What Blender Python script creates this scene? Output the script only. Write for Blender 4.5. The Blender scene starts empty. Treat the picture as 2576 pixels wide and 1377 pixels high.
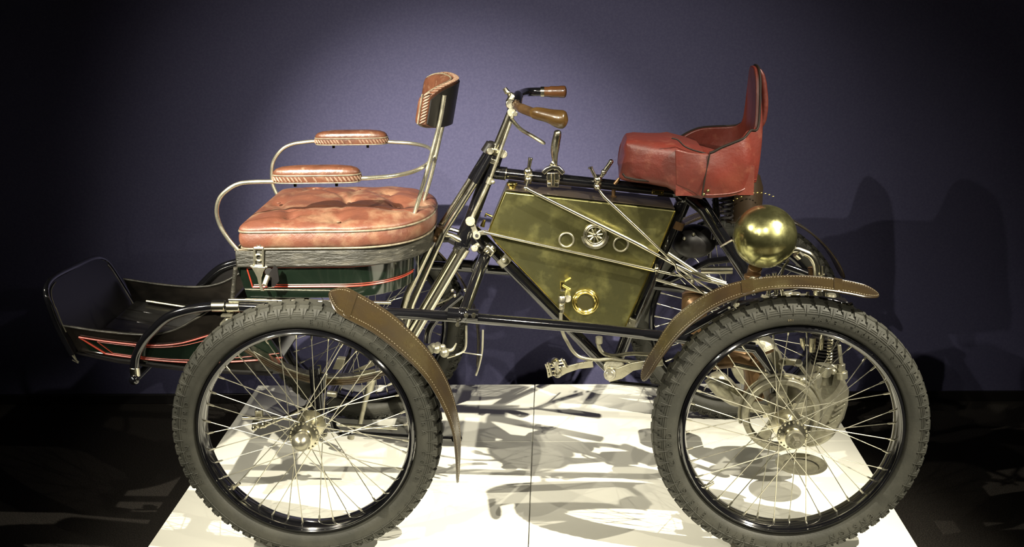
import bpy, bmesh, math, random
from mathutils import Vector, Matrix
random.seed(7)
PI = math.pi
C = bpy.context.scene.collection
SC = bpy.context.scene

# ---------------------------------------------------------------- camera, world, lamps, exposure
cam_d = bpy.data.cameras.new('camera'); cam = bpy.data.objects.new('camera', cam_d); C.objects.link(cam)
cam_d.sensor_width = 36.0; cam_d.lens = 39.563; cam_d.clip_start = 0.05; cam_d.clip_end = 60
R_ = Vector((0.9992, 0.0347, -0.0178)); F_ = Vector((-0.0382, 0.9614, -0.2724)); U_ = R_.cross(F_)
F_.normalize(); R_ = (R_ - F_ * R_.dot(F_)).normalized(); U_ = R_.cross(F_)
m = Matrix((R_, U_, -F_)).transposed().to_4x4(); m.translation = Vector((0.6341, -2.6321, 1.5019))
cam.matrix_world = m
SC.camera = cam

w = bpy.data.worlds.new('world'); SC.world = w; w.use_nodes = True
w.node_tree.nodes['Background'].inputs[0].default_value = (0.62, 0.60, 0.55, 1)
w.node_tree.nodes['Background'].inputs[1].default_value = 0.014

SC.view_settings.view_transform = 'Standard'; SC.view_settings.look = 'None'
SC.view_settings.gamma = 1.0; SC.view_settings.exposure = 0.0
SC.view_settings.use_curve_mapping = False

def spot(name, loc, target, power, size=50, blend=0.8, rad=0.018, col=(1.0, 0.93, 0.76)):
    d = bpy.data.lights.new(name, 'SPOT'); d.energy = power; d.color = col
    d.spot_size = math.radians(size); d.spot_blend = blend; d.shadow_soft_size = rad
    o = bpy.data.objects.new(name, d); C.objects.link(o); o.location = loc
    o.rotation_euler = (Vector(target) - Vector(loc)).to_track_quat('-Z', 'Y').to_euler()
    return o
# the gallery's ceiling spots: a rail in front of the plinth, one lamp over it
spot('spot_lamp', (3.15, -1.25, 3.4), (0.66, 0.08, 0.0), 1800, 36, 1.0)
spot('spot_lamp', (-2.60, -0.90, 3.3), (0.40, 0.10, 0.20), 800, 36, 1.0)
spot('spot_lamp', (4.05, -3.3, 3.0), (0.95, 0.1, 0.20), 400, 28, 1.0)
spot('spot_lamp', (-0.92, -2.68, 2.9), (0.34, 1.39, 0.40), 2700, 22, 1.0)
spot('spot_lamp', (-0.85, -2.68, 2.9), (0.60, 1.39, 0.12), 330, 42, 1.0)
spot('spot_lamp', (-1.95, -2.6, 2.9), (0.50, 1.39, 0.22), 330, 38, 1.0)
spot('spot_lamp', (0.75, -2.9, 3.0), (0.60, 1.39, 0.50), 300, 32, 1.0)

# ---------------------------------------------------------------- materials
def nod(nt, t, **k):
    n = nt.nodes.new(t)
    for a, b in k.items(): setattr(n, a, b)
    return n
def mat(name, col, rough=0.5, metal=0.0, col2=None, nscale=20.0, ndet=6.0, lo=0.4, hi=0.65, bump=0.0, bscale=None,
        rough2=None, coat=0.0, coords='Object', stretch=None, spec=0.5, col3=None, n3=60.0, lo3=0.6, hi3=0.7, sheen=0.0):
    mt = bpy.data.materials.new(name); mt.use_nodes = True; nt = mt.node_tree
    b = nt.nodes['Principled BSDF']
    b.inputs['Base Color'].default_value = (*col, 1); b.inputs['Roughness'].default_value = rough
    b.inputs['Metallic'].default_value = metal; b.inputs['Coat Weight'].default_value = coat
    b.inputs['Coat Roughness'].default_value = 0.08
    b.inputs['Specular IOR Level'].default_value = spec
    if sheen: b.inputs['Sheen Weight'].default_value = sheen
    tc = nod(nt, 'ShaderNodeTexCoord'); mp = nod(nt, 'ShaderNodeMapping')
    nt.links.new(tc.outputs[coords], mp.inputs[0])
    if stretch: mp.inputs['Scale'].default_value = stretch
    def noise(sc, det=6.0):
        n = nod(nt, 'ShaderNodeTexNoise'); n.inputs['Scale'].default_value = sc; n.inputs['Detail'].default_value = det
        n.inputs['Roughness'].default_value = 0.6
        nt.links.new(mp.outputs[0], n.inputs['Vector']); return n
    def ramp(n, a, c):
        r = nod(nt, 'ShaderNodeMapRange'); r.inputs[1].default_value = a; r.inputs[2].default_value = c
        nt.links.new(n.outputs[0], r.inputs[0]); return r
    if col2 is not None or rough2 is not None:
        r = ramp(noise(nscale, ndet), lo, hi)
        if col2 is not None:
            mx = nod(nt, 'ShaderNodeMix', data_type='RGBA'); mx.inputs[6].default_value = (*col, 1); mx.inputs[7].default_value = (*col2, 1)
            nt.links.new(r.outputs[0], mx.inputs[0]); out = mx.outputs[2]
            if col3 is not None:
                r3 = ramp(noise(n3, 8.0), lo3, hi3)
                m3 = nod(nt, 'ShaderNodeMix', data_type='RGBA'); m3.inputs[7].default_value = (*col3, 1)
                nt.links.new(out, m3.inputs[6]); nt.links.new(r3.outputs[0], m3.inputs[0]); out = m3.outputs[2]
            nt.links.new(out, b.inputs['Base Color'])
        if rough2 is not None:
            rr = nod(nt, 'ShaderNodeMapRange'); rr.inputs[3].default_value = rough; rr.inputs[4].default_value = rough2
            nt.links.new(r.outputs[0], rr.inputs[0]); nt.links.new(rr.outputs[0], b.inputs['Roughness'])
    if bump:
        bp = nod(nt, 'ShaderNodeBump'); bp.inputs['Strength'].default_value = bump; bp.inputs['Distance'].default_value = 0.004
        nt.links.new(noise(bscale or nscale * 4).outputs[0], bp.inputs['Height']); nt.links.new(bp.outputs[0], b.inputs['Normal'])
    return mt
M = {}
M['wall'] = mat('violet_wall_fabric', (0.058, 0.057, 0.112), 0.9, col2=(0.070, 0.068, 0.128), nscale=120, bump=0.25, bscale=380, spec=0.15)
M['carpet'] = mat('charcoal_carpet', (0.018, 0.016, 0.014), 0.95, col2=(0.06, 0.052, 0.045), nscale=260, lo=0.42, hi=0.7, bump=1.0, bscale=420, spec=0.1)
M['plinth'] = mat('cream_plinth_paint', (0.80, 0.79, 0.70), 0.55, col2=(0.76, 0.75, 0.665), nscale=3, spec=0.3)
M['rubber'] = mat('worn_grey_rubber', (0.030, 0.030, 0.024), 0.6, col2=(0.045, 0.044, 0.035), nscale=14, bump=0.25, bscale=160, spec=0.35)
M['black'] = mat('black_enamel', (0.004, 0.004, 0.005), 0.10, coat=1.0, spec=0.5, bump=0.04, bscale=25)
M['blackmatt'] = mat('black_leathercloth', (0.008, 0.007, 0.007), 0.4, spec=0.4)
M['band'] = mat('worn_black_leathercloth', (0.016, 0.015, 0.011), 0.42, col2=(0.075, 0.07, 0.055), nscale=38, lo=0.50, hi=0.72, bump=0.9, bscale=90,
                stretch=(0.35, 0.35, 1.6), col3=(0.25, 0.235, 0.19), n3=150, lo3=0.66, hi3=0.72)
M['nickel'] = mat('aged_nickel', (0.60, 0.57, 0.44), 0.22, 1.0, rough2=0.36, nscale=30, bump=0.05, bscale=80)
M['chrome'] = mat('polished_nickel', (0.70, 0.67, 0.54), 0.20, 1.0, bump=0.05, bscale=60)
M['darkcopper'] = mat('smoked_brown_metal', (0.040, 0.026, 0.015), 0.4, 0.5)
M['topbrown'] = mat('dark_reflection_brown', (0.060, 0.045, 0.028), 0.45, 0.5, col2=(0.045, 0.035, 0.03), nscale=12)  # brown stands in for the dark ceiling mirrored in the tank top
M['rail'] = mat('pale_plated_rail', (0.62, 0.59, 0.46), 0.24, 0.92, rough2=0.36, nscale=30)
M['steel'] = mat('spoke_steel', (0.55, 0.53, 0.43), 0.32, 0.9)
M['alloy'] = mat('pale_cast_alloy', (0.36, 0.345, 0.26), 0.34, 0.75, col2=(0.25, 0.235, 0.18), nscale=40, bump=0.2, bscale=120)
M['brass'] = mat('tarnished_brass', (0.21, 0.200, 0.082), 0.25, 0.9, col2=(0.105, 0.102, 0.045), nscale=7, lo=0.38, hi=0.62, rough2=0.42, bump=0.10, bscale=9,
               col3=(0.42, 0.40, 0.15), n3=17, lo3=0.50, hi3=0.90)
M['brightbrass'] = mat('bright_brass', (0.90, 0.74, 0.24), 0.16, 1.0, bump=0.05, bscale=40)
M['lampbrass'] = mat('lamp_brass', (0.46, 0.45, 0.20), 0.16, 0.97, col2=(0.30, 0.29, 0.13), nscale=16, lo=0.4, hi=0.7, rough2=0.40, bump=0.08, bscale=12)
M['copper'] = mat('brown_copper', (0.15, 0.088, 0.040), 0.38, 0.6, col2=(0.085, 0.048, 0.022), nscale=24, bump=0.1, bscale=40)
M['red'] = mat('red_leather', (0.115, 0.020, 0.014), 0.38, col2=(0.075, 0.015, 0.010), nscale=9, lo=0.35, hi=0.7, bump=0.35, bscale=70, rough2=0.5, spec=0.5,
               col3=(0.17, 0.055, 0.035), n3=30, lo3=0.55, hi3=0.85)
M['rose'] = mat('worn_rose_leather', (0.125, 0.045, 0.026), 0.42, col2=(0.085, 0.028, 0.017), nscale=12, lo=0.35, hi=0.7, bump=0.5, bscale=55, rough2=0.55,
                col3=(0.27, 0.18, 0.11), n3=11, lo3=0.50, hi3=0.85)
M['tan'] = mat('tan_leather_pad', (0.095, 0.037, 0.020), 0.36, col2=(0.06, 0.022, 0.012), nscale=22, bump=0.3, bscale=80, col3=(0.20, 0.13, 0.085), n3=40, lo3=0.55, hi3=0.85)
M['piping'] = mat('pale_piping', (0.17, 0.145, 0.10), 0.5, col2=(0.09, 0.07, 0.045), nscale=60)
M['darkpiping'] = mat('dark_piping', (0.012, 0.008, 0.006), 0.7, spec=0.2)
M['braid'] = mat('twisted_braid', (0.20, 0.13, 0.09), 0.55, col2=(0.12, 0.068, 0.042), nscale=120)
M['strap'] = mat('brown_leather_mudguard', (0.038, 0.026, 0.011), 0.22, col2=(0.020, 0.012, 0.005), nscale=12, lo=0.35, hi=0.7, rough2=0.42, bump=0.3, bscale=45, spec=0.6)
M['stitch'] = mat('pale_stitching', (0.20, 0.165, 0.10), 0.6)
M['wood'] = mat('varnished_wood', (0.080, 0.046, 0.014), 0.28, col2=(0.045, 0.023, 0.007), nscale=8, stretch=(0.6, 4, 4), bump=0.1, bscale=40, coat=0.5)
M['woodred'] = mat('reddish_varnished_wood', (0.070, 0.028, 0.009), 0.30, col2=(0.04, 0.016, 0.006), nscale=10, stretch=(0.6, 4, 4), coat=0.5)
M['green'] = mat('dark_green_coachwork', (0.0045, 0.0085, 0.0055), 0.14, col2=(0.006, 0.011, 0.007), nscale=6, coat=1.0, bump=0.06, bscale=10)
M['glass'] = mat('dark_sight_glass', (0.06, 0.055, 0.025), 0.15, 0.3)
M['line'] = mat('red_coachline', (0.30, 0.035, 0.018), 0.35)
M['floorwood'] = mat('black_lacquered_boards', (0.004, 0.0036, 0.0032), 0.12, col2=(0.014, 0.012, 0.010), nscale=14, stretch=(0.4, 3, 1), coat=0.8, bump=0.15, bscale=30)

# ---------------------------------------------------------------- mesh helpers
def V(a): return Vector(a)
class MB:
    def __init__(s): s.v = []; s.f = []
    def add(s, vs, fs):
        o = len(s.v); s.v += [tuple(a) for a in vs]; s.f += [tuple(i + o for i in f) for f in fs]; return s
    def tube(s, pts, r, n=12, closed=False, cap=True):
        pts = [V(a) for a in pts]; N = len(pts); rs = r if isinstance(r, (list, tuple)) else [r] * N
        T = []
        for i in range(N):
            a = pts[i - 1] if (i or closed) else pts[0]; b = pts[(i + 1) % N] if (i < N - 1 or closed) else pts[-1]
            T.append((b - a).normalized())
        up = Vector((0, 0, 1)) if abs(T[0].z) < 0.9 else Vector((0, 1, 0))
        nx = T[0].cross(up).normalized(); vs = []
        for i in range(N):
            if i:
                q = T[i - 1].rotation_difference(T[i]); nx = (q @ nx); nx = (nx - T[i] * nx.dot(T[i])).normalized()
            ny = T[i].cross(nx)
            for k in range(n):
                a = 2 * PI * k / n; vs.append(pts[i] + (nx * math.cos(a) + ny * math.sin(a)) * rs[i])
        fs = []
        for i in range(N if closed else N - 1):
            j = (i + 1) % N
            for k in range(n):
                l = (k + 1) % n; fs.append((i * n + k, i * n + l, j * n + l, j * n + k))
        if cap and not closed: fs.append(tuple(range(n))[::-1]); fs.append(tuple((N - 1) * n + k for k in range(n)))
        return s.add(vs, fs)
    def cyl(s, a, b, r, r2=None, n=20): return s.tube([a, b], [r, r if r2 is None else r2], n)
    def box(s, c, d, rot=None):
        vs = []
        for x in (-1, 1):
            for y in (-1, 1):
                for z in (-1, 1):
                    q = Vector((x * d[0] / 2, y * d[1] / 2, z * d[2] / 2))
                    if rot is not None: q = rot @ q
                    vs.append(V(c) + q)
        return s.add(vs, [(0, 1, 3, 2), (4, 6, 7, 5), (0, 4, 5, 1), (2, 3, 7, 6), (0, 2, 6, 4), (1, 5, 7, 3)])
    def lathe(s, prof, o, ax, n=48, closed=False):
        ax = V(ax).normalized(); up = Vector((0, 0, 1)) if abs(ax.z) < 0.9 else Vector((1, 0, 0))
        e1 = ax.cross(up).normalized(); e2 = ax.cross(e1); o = V(o); vs = []; m_ = len(prof)
        for k in range(n):
            a = 2 * PI * k / n; d = e1 * math.cos(a) + e2 * math.sin(a)
            for (h, r) in prof: vs.append(o + ax * h + d * r)
        fs = []
        for k in range(n):
            l = (k + 1) % n
            for i in range(m_ if closed else m_ - 1):
                j = (i + 1) % m_; fs.append((k * m_ + i, k * m_ + j, l * m_ + j, l * m_ + i))
        return s.add(vs, fs)
    def sphere(s, c, r, n=24, mat3=None):
        r = r if isinstance(r, (list, tuple)) else (r, r, r); vs = [];  h = n // 2
        for i in range(h + 1):
            t = PI * i / h
            for k in range(n):
                a = 2 * PI * k / n; q = Vector((r[0] * math.sin(t) * math.cos(a), r[1] * math.sin(t) * math.sin(a), r[2] * math.cos(t)))
                if mat3 is not None: q = mat3 @ q
                vs.append(V(c) + q)
        return s.add(vs, [(i * n + k, (i + 1) * n + k, (i + 1) * n + (k + 1) % n, i * n + (k + 1) % n) for i in range(h) for k in range(n)])
    def torus(s, c, ax, R, r, n=48, k=10):
        return s.lathe([(r * math.sin(2 * PI * i / k), R + r * math.cos(2 * PI * i / k)) for i in range(k)], c, ax, n, True)
    def prism(s, poly, d0, d1):          # poly: 3-D points of one face, shifted by d0 and by d1
        n = len(poly); a = [V(q) + V(d0) for q in poly]; b = [V(q) + V(d1) for q in poly]
        return s.add(a + b, [tuple(range(n)), tuple(range(2 * n - 1, n - 1, -1))] + [(i, i + n, (i + 1) % n + n, (i + 1) % n) for i in range(n)])
    def sheet(s, A, B, t):               # ribbon between polylines A and B with thickness t
        A = [V(a) for a in A]; B = [V(b) for b in B]; n = len(A); K = 6; grid = []; nor = []
        for i in range(n):
            ta = (A[min(i + 1, n - 1)] - A[max(i - 1, 0)]); nn = ta.cross(B[i] - A[i])
            if nn.length < 1e-9: nn = Vector((0, 0, 1))
            nor.append(nn.normalized()); grid.append([A[i].lerp(B[i], k / K) for k in range(K + 1)])
        vs = []
        for i in range(n):
            for k in range(K + 1): vs.append(grid[i][k])
        o = len(vs)
        for i in range(n):
            for k in range(K + 1): vs.append(grid[i][k] + nor[i] * t)
        fs = []; W_ = K + 1
        for i in range(n - 1):
            for k in range(K):
                a = i * W_ + k; fs.append((a, a + 1, a + W_ + 1, a + W_)); fs.append((o + a, o + a + W_, o + a + W_ + 1, o + a + 1))
            a = i * W_; fs.append((a, a + W_, o + a + W_, o + a)); a += K; fs.append((a, o + a, o + a + W_, a + W_))
        for k in range(K):
            fs.append((k, o + k, o + k + 1, k + 1)); a = (n - 1) * W_ + k; fs.append((a, a + 1, o + a + 1, o + a))
        return s.add(vs, fs)
    def grid(s, fn, nu, nv, cu=True):
        vs = [fn(u / nu, v / nv) for v in range(nv + 1) for u in range(nu if cu else nu + 1)]; W_ = nu if cu else nu + 1
        return s.add(vs, [(v * W_ + u, v * W_ + (u + 1) % W_, (v + 1) * W_ + (u + 1) % W_, (v + 1) * W_ + u) for v in range(nv) for u in range(nu)])
    def obj(s, name, m, parent=None, bevel=0.0, seg=2, sub=0, angle=38, origin=None, label=None):
        o_ = V(origin) if origin is not None else Vector((0, 0, 0))
        me = bpy.data.meshes.new(name); me.from_pydata([tuple(V(v) - o_) for v in s.v], [], s.f); me.validate()
        bm = bmesh.new(); bm.from_mesh(me); bmesh.ops.recalc_face_normals(bm, faces=bm.faces); bm.to_mesh(me); bm.free()
        me.polygons.foreach_set('use_smooth', [True] * len(me.polygons)); me.set_sharp_from_angle(angle=math.radians(angle))
        me.materials.append(m)
        o = bpy.data.objects.new(name, me); C.objects.link(o); o.location = o_
        if parent is not None: put(o, parent)
        if bevel:
            b = o.modifiers.new('bevel', 'BEVEL'); b.width = bevel; b.segments = seg; b.limit_method = 'ANGLE'; b.angle_limit = math.radians(40)
        if sub:
            b = o.modifiers.new('sub', 'SUBSURF'); b.levels = sub; b.render_levels = sub
        if label: o['label'] = label
        return o
WLOC = {}
def put(o, parent):                       # parent without moving
    base = WLOC.get(parent.name, Vector((0, 0, 0)))
    o.parent = parent; WLOC[o.name] = o.location.copy(); o.location = o.location - base
def empty(name, loc=(0, 0, 0), parent=None, label=None):
    o = bpy.data.objects.new(name, None); C.objects.link(o); o.empty_display_size = 0.05; o.location = loc
    if parent is not None: put(o, parent)
    WLOC[o.name] = Vector(loc)
    if label: o['label'] = label
    return o
def spl(pts, k=8, closed=False):
    pts = [V(a) for a in pts]; n = len(pts); out = []
    for i in range(n if closed else n - 1):
        g = lambda j: pts[j % n] if closed else pts[max(0, min(n - 1, j))]
        a, b, c_, d = g(i - 1), g(i), g(i + 1), g(i + 2)
        for q in range(k):
            t = q / k; out.append(0.5 * ((2 * b) + (c_ - a) * t + (2 * a - 5 * b + 4 * c_ - d) * t * t + (3 * b - a - 3 * c_ + d) * t ** 3))
    if not closed: out.append(pts[-1])
    return out
def mir(pts): return [(a[0], 0.886 - a[1], a[2]) for a in pts]
def shift(pts, d): return [V(a) + V(d) for a in pts]
def fit(name, m, parent, *fns, **k):
    b = MB()
    for f in fns: f(b)
    return b.obj(name, m, parent, **k)

# ---------------------------------------------------------------- the room
b = MB(); b.box((0.5, 1.45, 1.4), (9.0, 0.12, 3.4)); o = b.obj('wall_back', M['wall']); o['kind'] = 'structure'
b = MB(); b.box((0.5, -1.6, -0.20), (9.0, 6.0, 0.10)); o = b.obj('floor', M['carpet']); o['kind'] = 'structure'
b = MB(); b.box((0.5, 1.384, -0.13), (9.0, 0.012, 0.04)); o = b.obj('baseboard_back', M['blackmatt'], bevel=0.003); o['kind'] = 'structure'

plat = empty('display_platform', (0.558, 0.3, -0.15))
plat['label'] = 'low cream white display platform of butted panels under the vehicle'; plat['category'] = 'platform'
b = MB(); b.box((0.558, 0.295, -0.083), (1.99, 1.75, 0.134)); b.obj('base', M['plinth'], plat)
xs = (-0.4575, 0.558, 1.5732); ys = (-0.62, 0.69, 1.19); g = 0.0012
for i in range(2):
    for j in range(2):
        b = MB(); b.box(((xs[i] + xs[i + 1]) / 2, (ys[j] + ys[j + 1]) / 2, -0.008), (xs[i + 1] - xs[i] - 2 * g, ys[j + 1] - ys[j] - 2 * g, 0.016))
        b.obj('panel', M['plinth'], plat, bevel=0.001, seg=1)

# ---------------------------------------------------------------- the vehicle
Q4 = empty('motor_quadricycle', (0.61, 0.443, 0.0))
Q4['label'] = 'antique four-wheeled motor quadricycle with two red leather seats and a brass tank'
Q4['category'] = 'quadricycle'
YC = 0.443

# ---- wheels
RT = 0.345
def tyre_mesh():
    b = MB(); prof = []
    # sidewall and crown, angle from the crown: 0 = outward
    K = 40
    for i in range(K + 1):
        t = -2.55 + 5.1 * i / K
        r = 0.3065 + 0.0325 * math.cos(t); y = 0.0385 * math.sin(t)
        if abs(math.sin(t)) > 0.6: y = math.copysign(min(abs(y), 0.0378), y)
        prof.append((y, r))
    b.lathe(prof, (0, 0, 0), (0, 1, 0), 160)
    for sgn in (-1, 1):                                   # three fine ribs on each shoulder
        for t in (0.98, 1.12, 1.26):
            r = 0.3065 + 0.0325 * math.cos(t); y = sgn * 0.0385 * math.sin(t)
            b.torus((0, y, 0), (0, 1, 0), r, 0.0019, 128, 6)
    N = 64
    for k in range(N):
        a = 2 * PI * k / N; d = 2 * PI / N
        def pt(y, r, an): return (r * math.cos(an), y, r * math.sin(an))
        def hexa(q):                                     # q: 4 (y, r, an) inner, 4 outer
            b.add([pt(*c_) for c_ in q], [(0, 1, 2, 3), (7, 6, 5, 4), (0, 4, 5, 1), (1, 5, 6, 2), (2, 6, 7, 3), (3, 7, 4, 0)])
        # centre tread blocks, two staggered rows
        for (y0, y1, off) in ((-0.0175, -0.002, 0.0), (0.002, 0.0175, 0.5)):
            a0 = a + off * d + 0.10 * d; a1 = a + off * d + 0.84 * d
            hexa([(y0, 0.334, a0), (y1, 0.336, a0), (y1, 0.336, a1), (y0, 0.334, a1), (y0, 0.3425, a0 + 0.04 * d), (y1, 0.3455, a0 + 0.04 * d), (y1, 0.3455, a1 - 0.04 * d), (y0, 0.3425, a1 - 0.04 * d)])
        for sgn in (-1, 1):
            # stepped shoulder block
            hexa([(sgn * 0.017, 0.331, a + 0.02 * d), (sgn * 0.027, 0.326, a + 0.02 * d), (sgn * 0.027, 0.326, a + 0.80 * d), (sgn * 0.017, 0.331, a + 0.80 * d),
                  (sgn * 0.018, 0.3405, a + 0.06 * d), (sgn * 0.0295, 0.3335, a + 0.06 * d), (sgn * 0.0295, 0.3335, a + 0.76 * d), (sgn * 0.018, 0.3405, a + 0.76 * d)])
            # wedge pointing inward
            am = a + 0.41 * d
            b.add([pt(sgn * 0.0265, 0.3315, am - 0.26 * d), pt(sgn * 0.0265, 0.3315, am + 0.26 * d), pt(sgn * 0.0345, 0.3185, am + 0.12 * d), pt(sgn * 0.0345, 0.3185, am - 0.12 * d),
                   pt(sgn * 0.0300, 0.3350, am - 0.27 * d), pt(sgn * 0.0300, 0.3350, am + 0.27 * d), pt(sgn * 0.0372, 0.3195, am + 0.12 * d), pt(sgn * 0.0372, 0.3195, am - 0.12 * d)],
                  [(0, 1, 2, 3), (7, 6, 5, 4), (0, 4, 5, 1), (1, 5, 6, 2), (2, 6, 7, 3), (3, 7, 4, 0)])
            # moulding fin
            q = []
            for (y, r) in ((0.0300, 0.3360), (0.0362, 0.3250), (0.0389, 0.3140), (0.0380, 0.3110)):
                q.append(Vector(pt(sgn * y, r, am)))
            b.tube(q, 0.0010, 5)
    return b
def rim_mesh():
    b = MB()
    pr = [(-0.0325, 0.2725), (-0.0335, 0.2705), (-0.0320, 0.2685), (-0.0285, 0.2680), (-0.0255, 0.2640), (-0.017, 0.2605), (0, 0.2590), (0.017, 0.2605), (0.0255, 0.2640), (0.0285, 0.2680), (0.0320, 0.2685), (0.0335, 0.2705), (0.0325, 0.2725),
          (0.027, 0.279), (0, 0.277), (-0.027, 0.279)]
    b.lathe(pr, (0, 0, 0), (0, 1, 0), 160, True); return b
def ring_pt(r, a, y): return Vector((r * math.cos(a), y, r * math.sin(a)))
def spoke_mesh():                                           # along +X from hub to rim, built once
    L = 1.0; b = MB()
    return b
NSP = 40
def make_wheel(name, loc, big, flip, parent, src=None, cap='dome'):
    W_ = empty(name, loc, parent)
    if flip: W_.rotation_euler = (0, 0, PI)
    def loc_obj(n, me):
        o = bpy.data.objects.new(n, me); C.objects.link(o); o.parent = W_; return o
    for n, me in WM.items():
        if n == 'hub_cap' and cap != 'dome': me = WM2['hub_nut']
        loc_obj('hub_nut' if (n == 'hub_cap' and cap != 'dome') else n, me)
    for me in SPM: loc_obj('spoke', me)
    return W_
def keep(b, name, m, **k):
    o = b.obj(name, m, **k); me = o.data; C.objects.unlink(o); bpy.data.objects.remove(o); return me
WM = {}; WM2 = {}
WM['tyre'] = keep(tyre_mesh(), 'tyre', M['rubber'], angle=30)
WM['rim'] = keep(rim_mesh(), 'rim', M['black'], angle=30)
hb = MB()
hb.lathe([(-0.062, 0.0), (-0.062, 0.013), (-0.052, 0.015), (-0.050, 0.020), (-0.044, 0.021), (-0.040, 0.0385), (-0.0365, 0.0385), (-0.034, 0.024), (-0.02, 0.019), (0.02, 0.019), (0.034, 0.024), (0.0365, 0.0385), (0.040, 0.0385), (0.044, 0.021), (0.062, 0.018), (0.062, 0.0)], (0, 0, 0), (0, 1, 0), 40)
for sg in (-1, 1):
    for k in range(20):
        a = 2 * PI * k / 20; hb.sphere(ring_pt(0.0345, a, sg * 0.0415), 0.0028, 8)
WM['hub'] = keep(hb, 'hub', M['nickel'])
cb = MB(); cb.lathe([(-0.100, 0.0), (-0.099, 0.006), (-0.096, 0.0115), (-0.090, 0.018), (-0.082, 0.0225), (-0.073, 0.0235), (-0.066, 0.022), (-0.062, 0.017), (-0.060, 0.015), (-0.058, 0.0)], (0, 0, 0), (0, 1, 0), 36)
WM['hub_cap'] = keep(cb, 'hub_cap', M['alloy'])
nb = MB(); nb.lathe([(-0.074, 0.0), (-0.074, 0.021), (-0.070, 0.0235), (-0.062, 0.0235), (-0.058, 0.018)], (0, 0, 0), (0, 1, 0), 36)
nb.lathe([(-0.092, 0.0), (-0.092, 0.0105), (-0.090, 0.012), (-0.074, 0.0125)], (0, 0, 0), (0, 1, 0), 6); nb.cyl((0, -0.092, 0), (0, -0.098, 0), 0.006)
WM2['hub_nut'] = keep(nb, 'hub_nut', M['alloy'])
vb = MB()
a = math.radians(218); vb.tube([ring_pt(0.262, a, -0.004), ring_pt(0.236, a + 0.01, -0.004)], [0.0045, 0.0035], 10); vb.cyl(ring_pt(0.262, a, -0.004), ring_pt(0.255, a, -0.004), 0.008)
WM['valve'] = keep(vb, 'valve', M['nickel'])
SPM = []
for k in range(NSP):
    phi = 2 * PI * (k + 0.3) / NSP; side = -1 if k % 2 else 1; dirn = 1 if (k // 2) % 2 else -1
    h = ring_pt(0.035, phi + dirn * 1.05, side * 0.0395); e = ring_pt(0.2615, phi, side * 0.006)
    n_ = h.lerp(e, 0.93); b = MB(); b.tube([h, n_], 0.0012, 6); b.tube([n_, h.lerp(e, 0.945), h.lerp(e, 0.985), e], [0.0014, 0.0026, 0.0028, 0.0034], 8)
    SPM.append(keep(b, 'spoke', M['steel']))
LX = 1.2188
RT = 0.3458
fw1 = make_wheel('front_wheel', (0, 0, RT), 1, False, Q4)
fw2 = make_wheel('front_wheel', (0, 0.886, RT), 1, True, Q4)
rw1 = make_wheel('rear_wheel', (LX, 0, RT), 1, False, Q4, cap='nut'); rw1.rotation_euler = (0, 0, 0)
rw2 = make_wheel('rear_wheel', (LX, 0.886, RT), 1, True, Q4, cap='nut')
# raised lettering on the near tyres
def arc_text(txt, wheel, a0, a1, size, r0=0.297, name='lettering', m_=None):
    me = None
    for gap in (1.0, None):
        cu = bpy.data.curves.new('t', 'FONT'); cu.body = txt; cu.size = size; cu.extrude = 0.0008; cu.resolution_u = 2
        if gap is None: cu.space_character = max(0.7, (a0 - a1) * r0 / wid)
        to = bpy.data.objects.new('t', cu); C.objects.link(to); bpy.context.view_layer.update()
        dg = bpy.context.evaluated_depsgraph_get(); me = bpy.data.meshes.new_from_object(to.evaluated_get(dg))
        C.objects.unlink(to); bpy.data.objects.remove(to)
        wid = max(v.co.x for v in me.vertices)
    me.name = name
    for v in me.vertices:
        x, y, z = v.co; r = r0 + y; a = a0 - x / r0
        c_ = max(-1, min(1, (r - 0.3065) / 0.0325)); s_ = math.sqrt(1 - c_ * c_); ysurf = -min(0.0385 * s_, 0.0378)
        v.co = (r * math.cos(a), ysurf - 0.0001 - (z + 0.0008), r * math.sin(a))
    me.materials.clear(); me.materials.append(m_ or M['rubber'])
    o = bpy.data.objects.new(name, me); C.objects.link(o); o.parent = wheel
    return o
D = math.radians
arc_text('ENSIGN  CORD', fw1, D(84), D(34), 0.020)
arc_text('EXTRA  CORD', fw1, D(20), D(-30), 0.020)
arc_text('ENSIGN  CORD', fw1, D(206), D(158), 0.020)
arc_text('26X3 (700X80) S.S.', rw1, D(84), D(35), 0.0185)
arc_text('ENSIGN  CORD - EXTRA  ENSIGN  CORD', rw1, D(-46), D(-188), 0.021)
arc_text('991', rw1, D(95), D(92.5), 0.008, r0=0.296, name='serial_number', m_=M['stitch'])

# ---- frame
FR = empty('frame', (0.6, YC, 0.6), Q4)
BK = M['black']; NI = M['nickel']; CH = M['chrome']; BR = M['brass']; BB = M['brightbrass']
horn = spl([(-0.5105, 0.2, 0.4285), (-0.5012, 0.2, 0.4732), (-0.4808, 0.2, 0.5107), (-0.4525, 0.2, 0.5422), (-0.3981, 0.2, 0.5868), (-0.3261, 0.2, 0.6086), (-0.259, 0.2, 0.6159)], 6)
side_r = [(-0.188, 0.2, 0.612), (0.05, 0.2, 0.603), (0.216, 0.2, 0.592), (0.39, 0.2, 0.580), (0.742, 0.2, 0.546), (0.952, 0.2, 0.520), (1.16, 0.2, 0.49)]
pts = [V(a) for a in horn] + [V(a) for a in side_r]
for q in (pts, mir(pts)):
    b = MB(); n_ = len(horn); b.tube(q, [0.0125] * n_ + [0.0145] * (len(q) - n_), 16)
    b.obj('side_tube', BK, FR)
for q in ((-0.262, 0.2, 0.6155), (-0.222, 0.2, 0.614)):
    for z in (0.2, 0.686): fit('collar', CH, FR, lambda b: b.cyl((q[0] - 0.018, z, q[2]), (q[0] + 0.018, z, q[2]), 0.0158), bevel=0.002)
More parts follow.
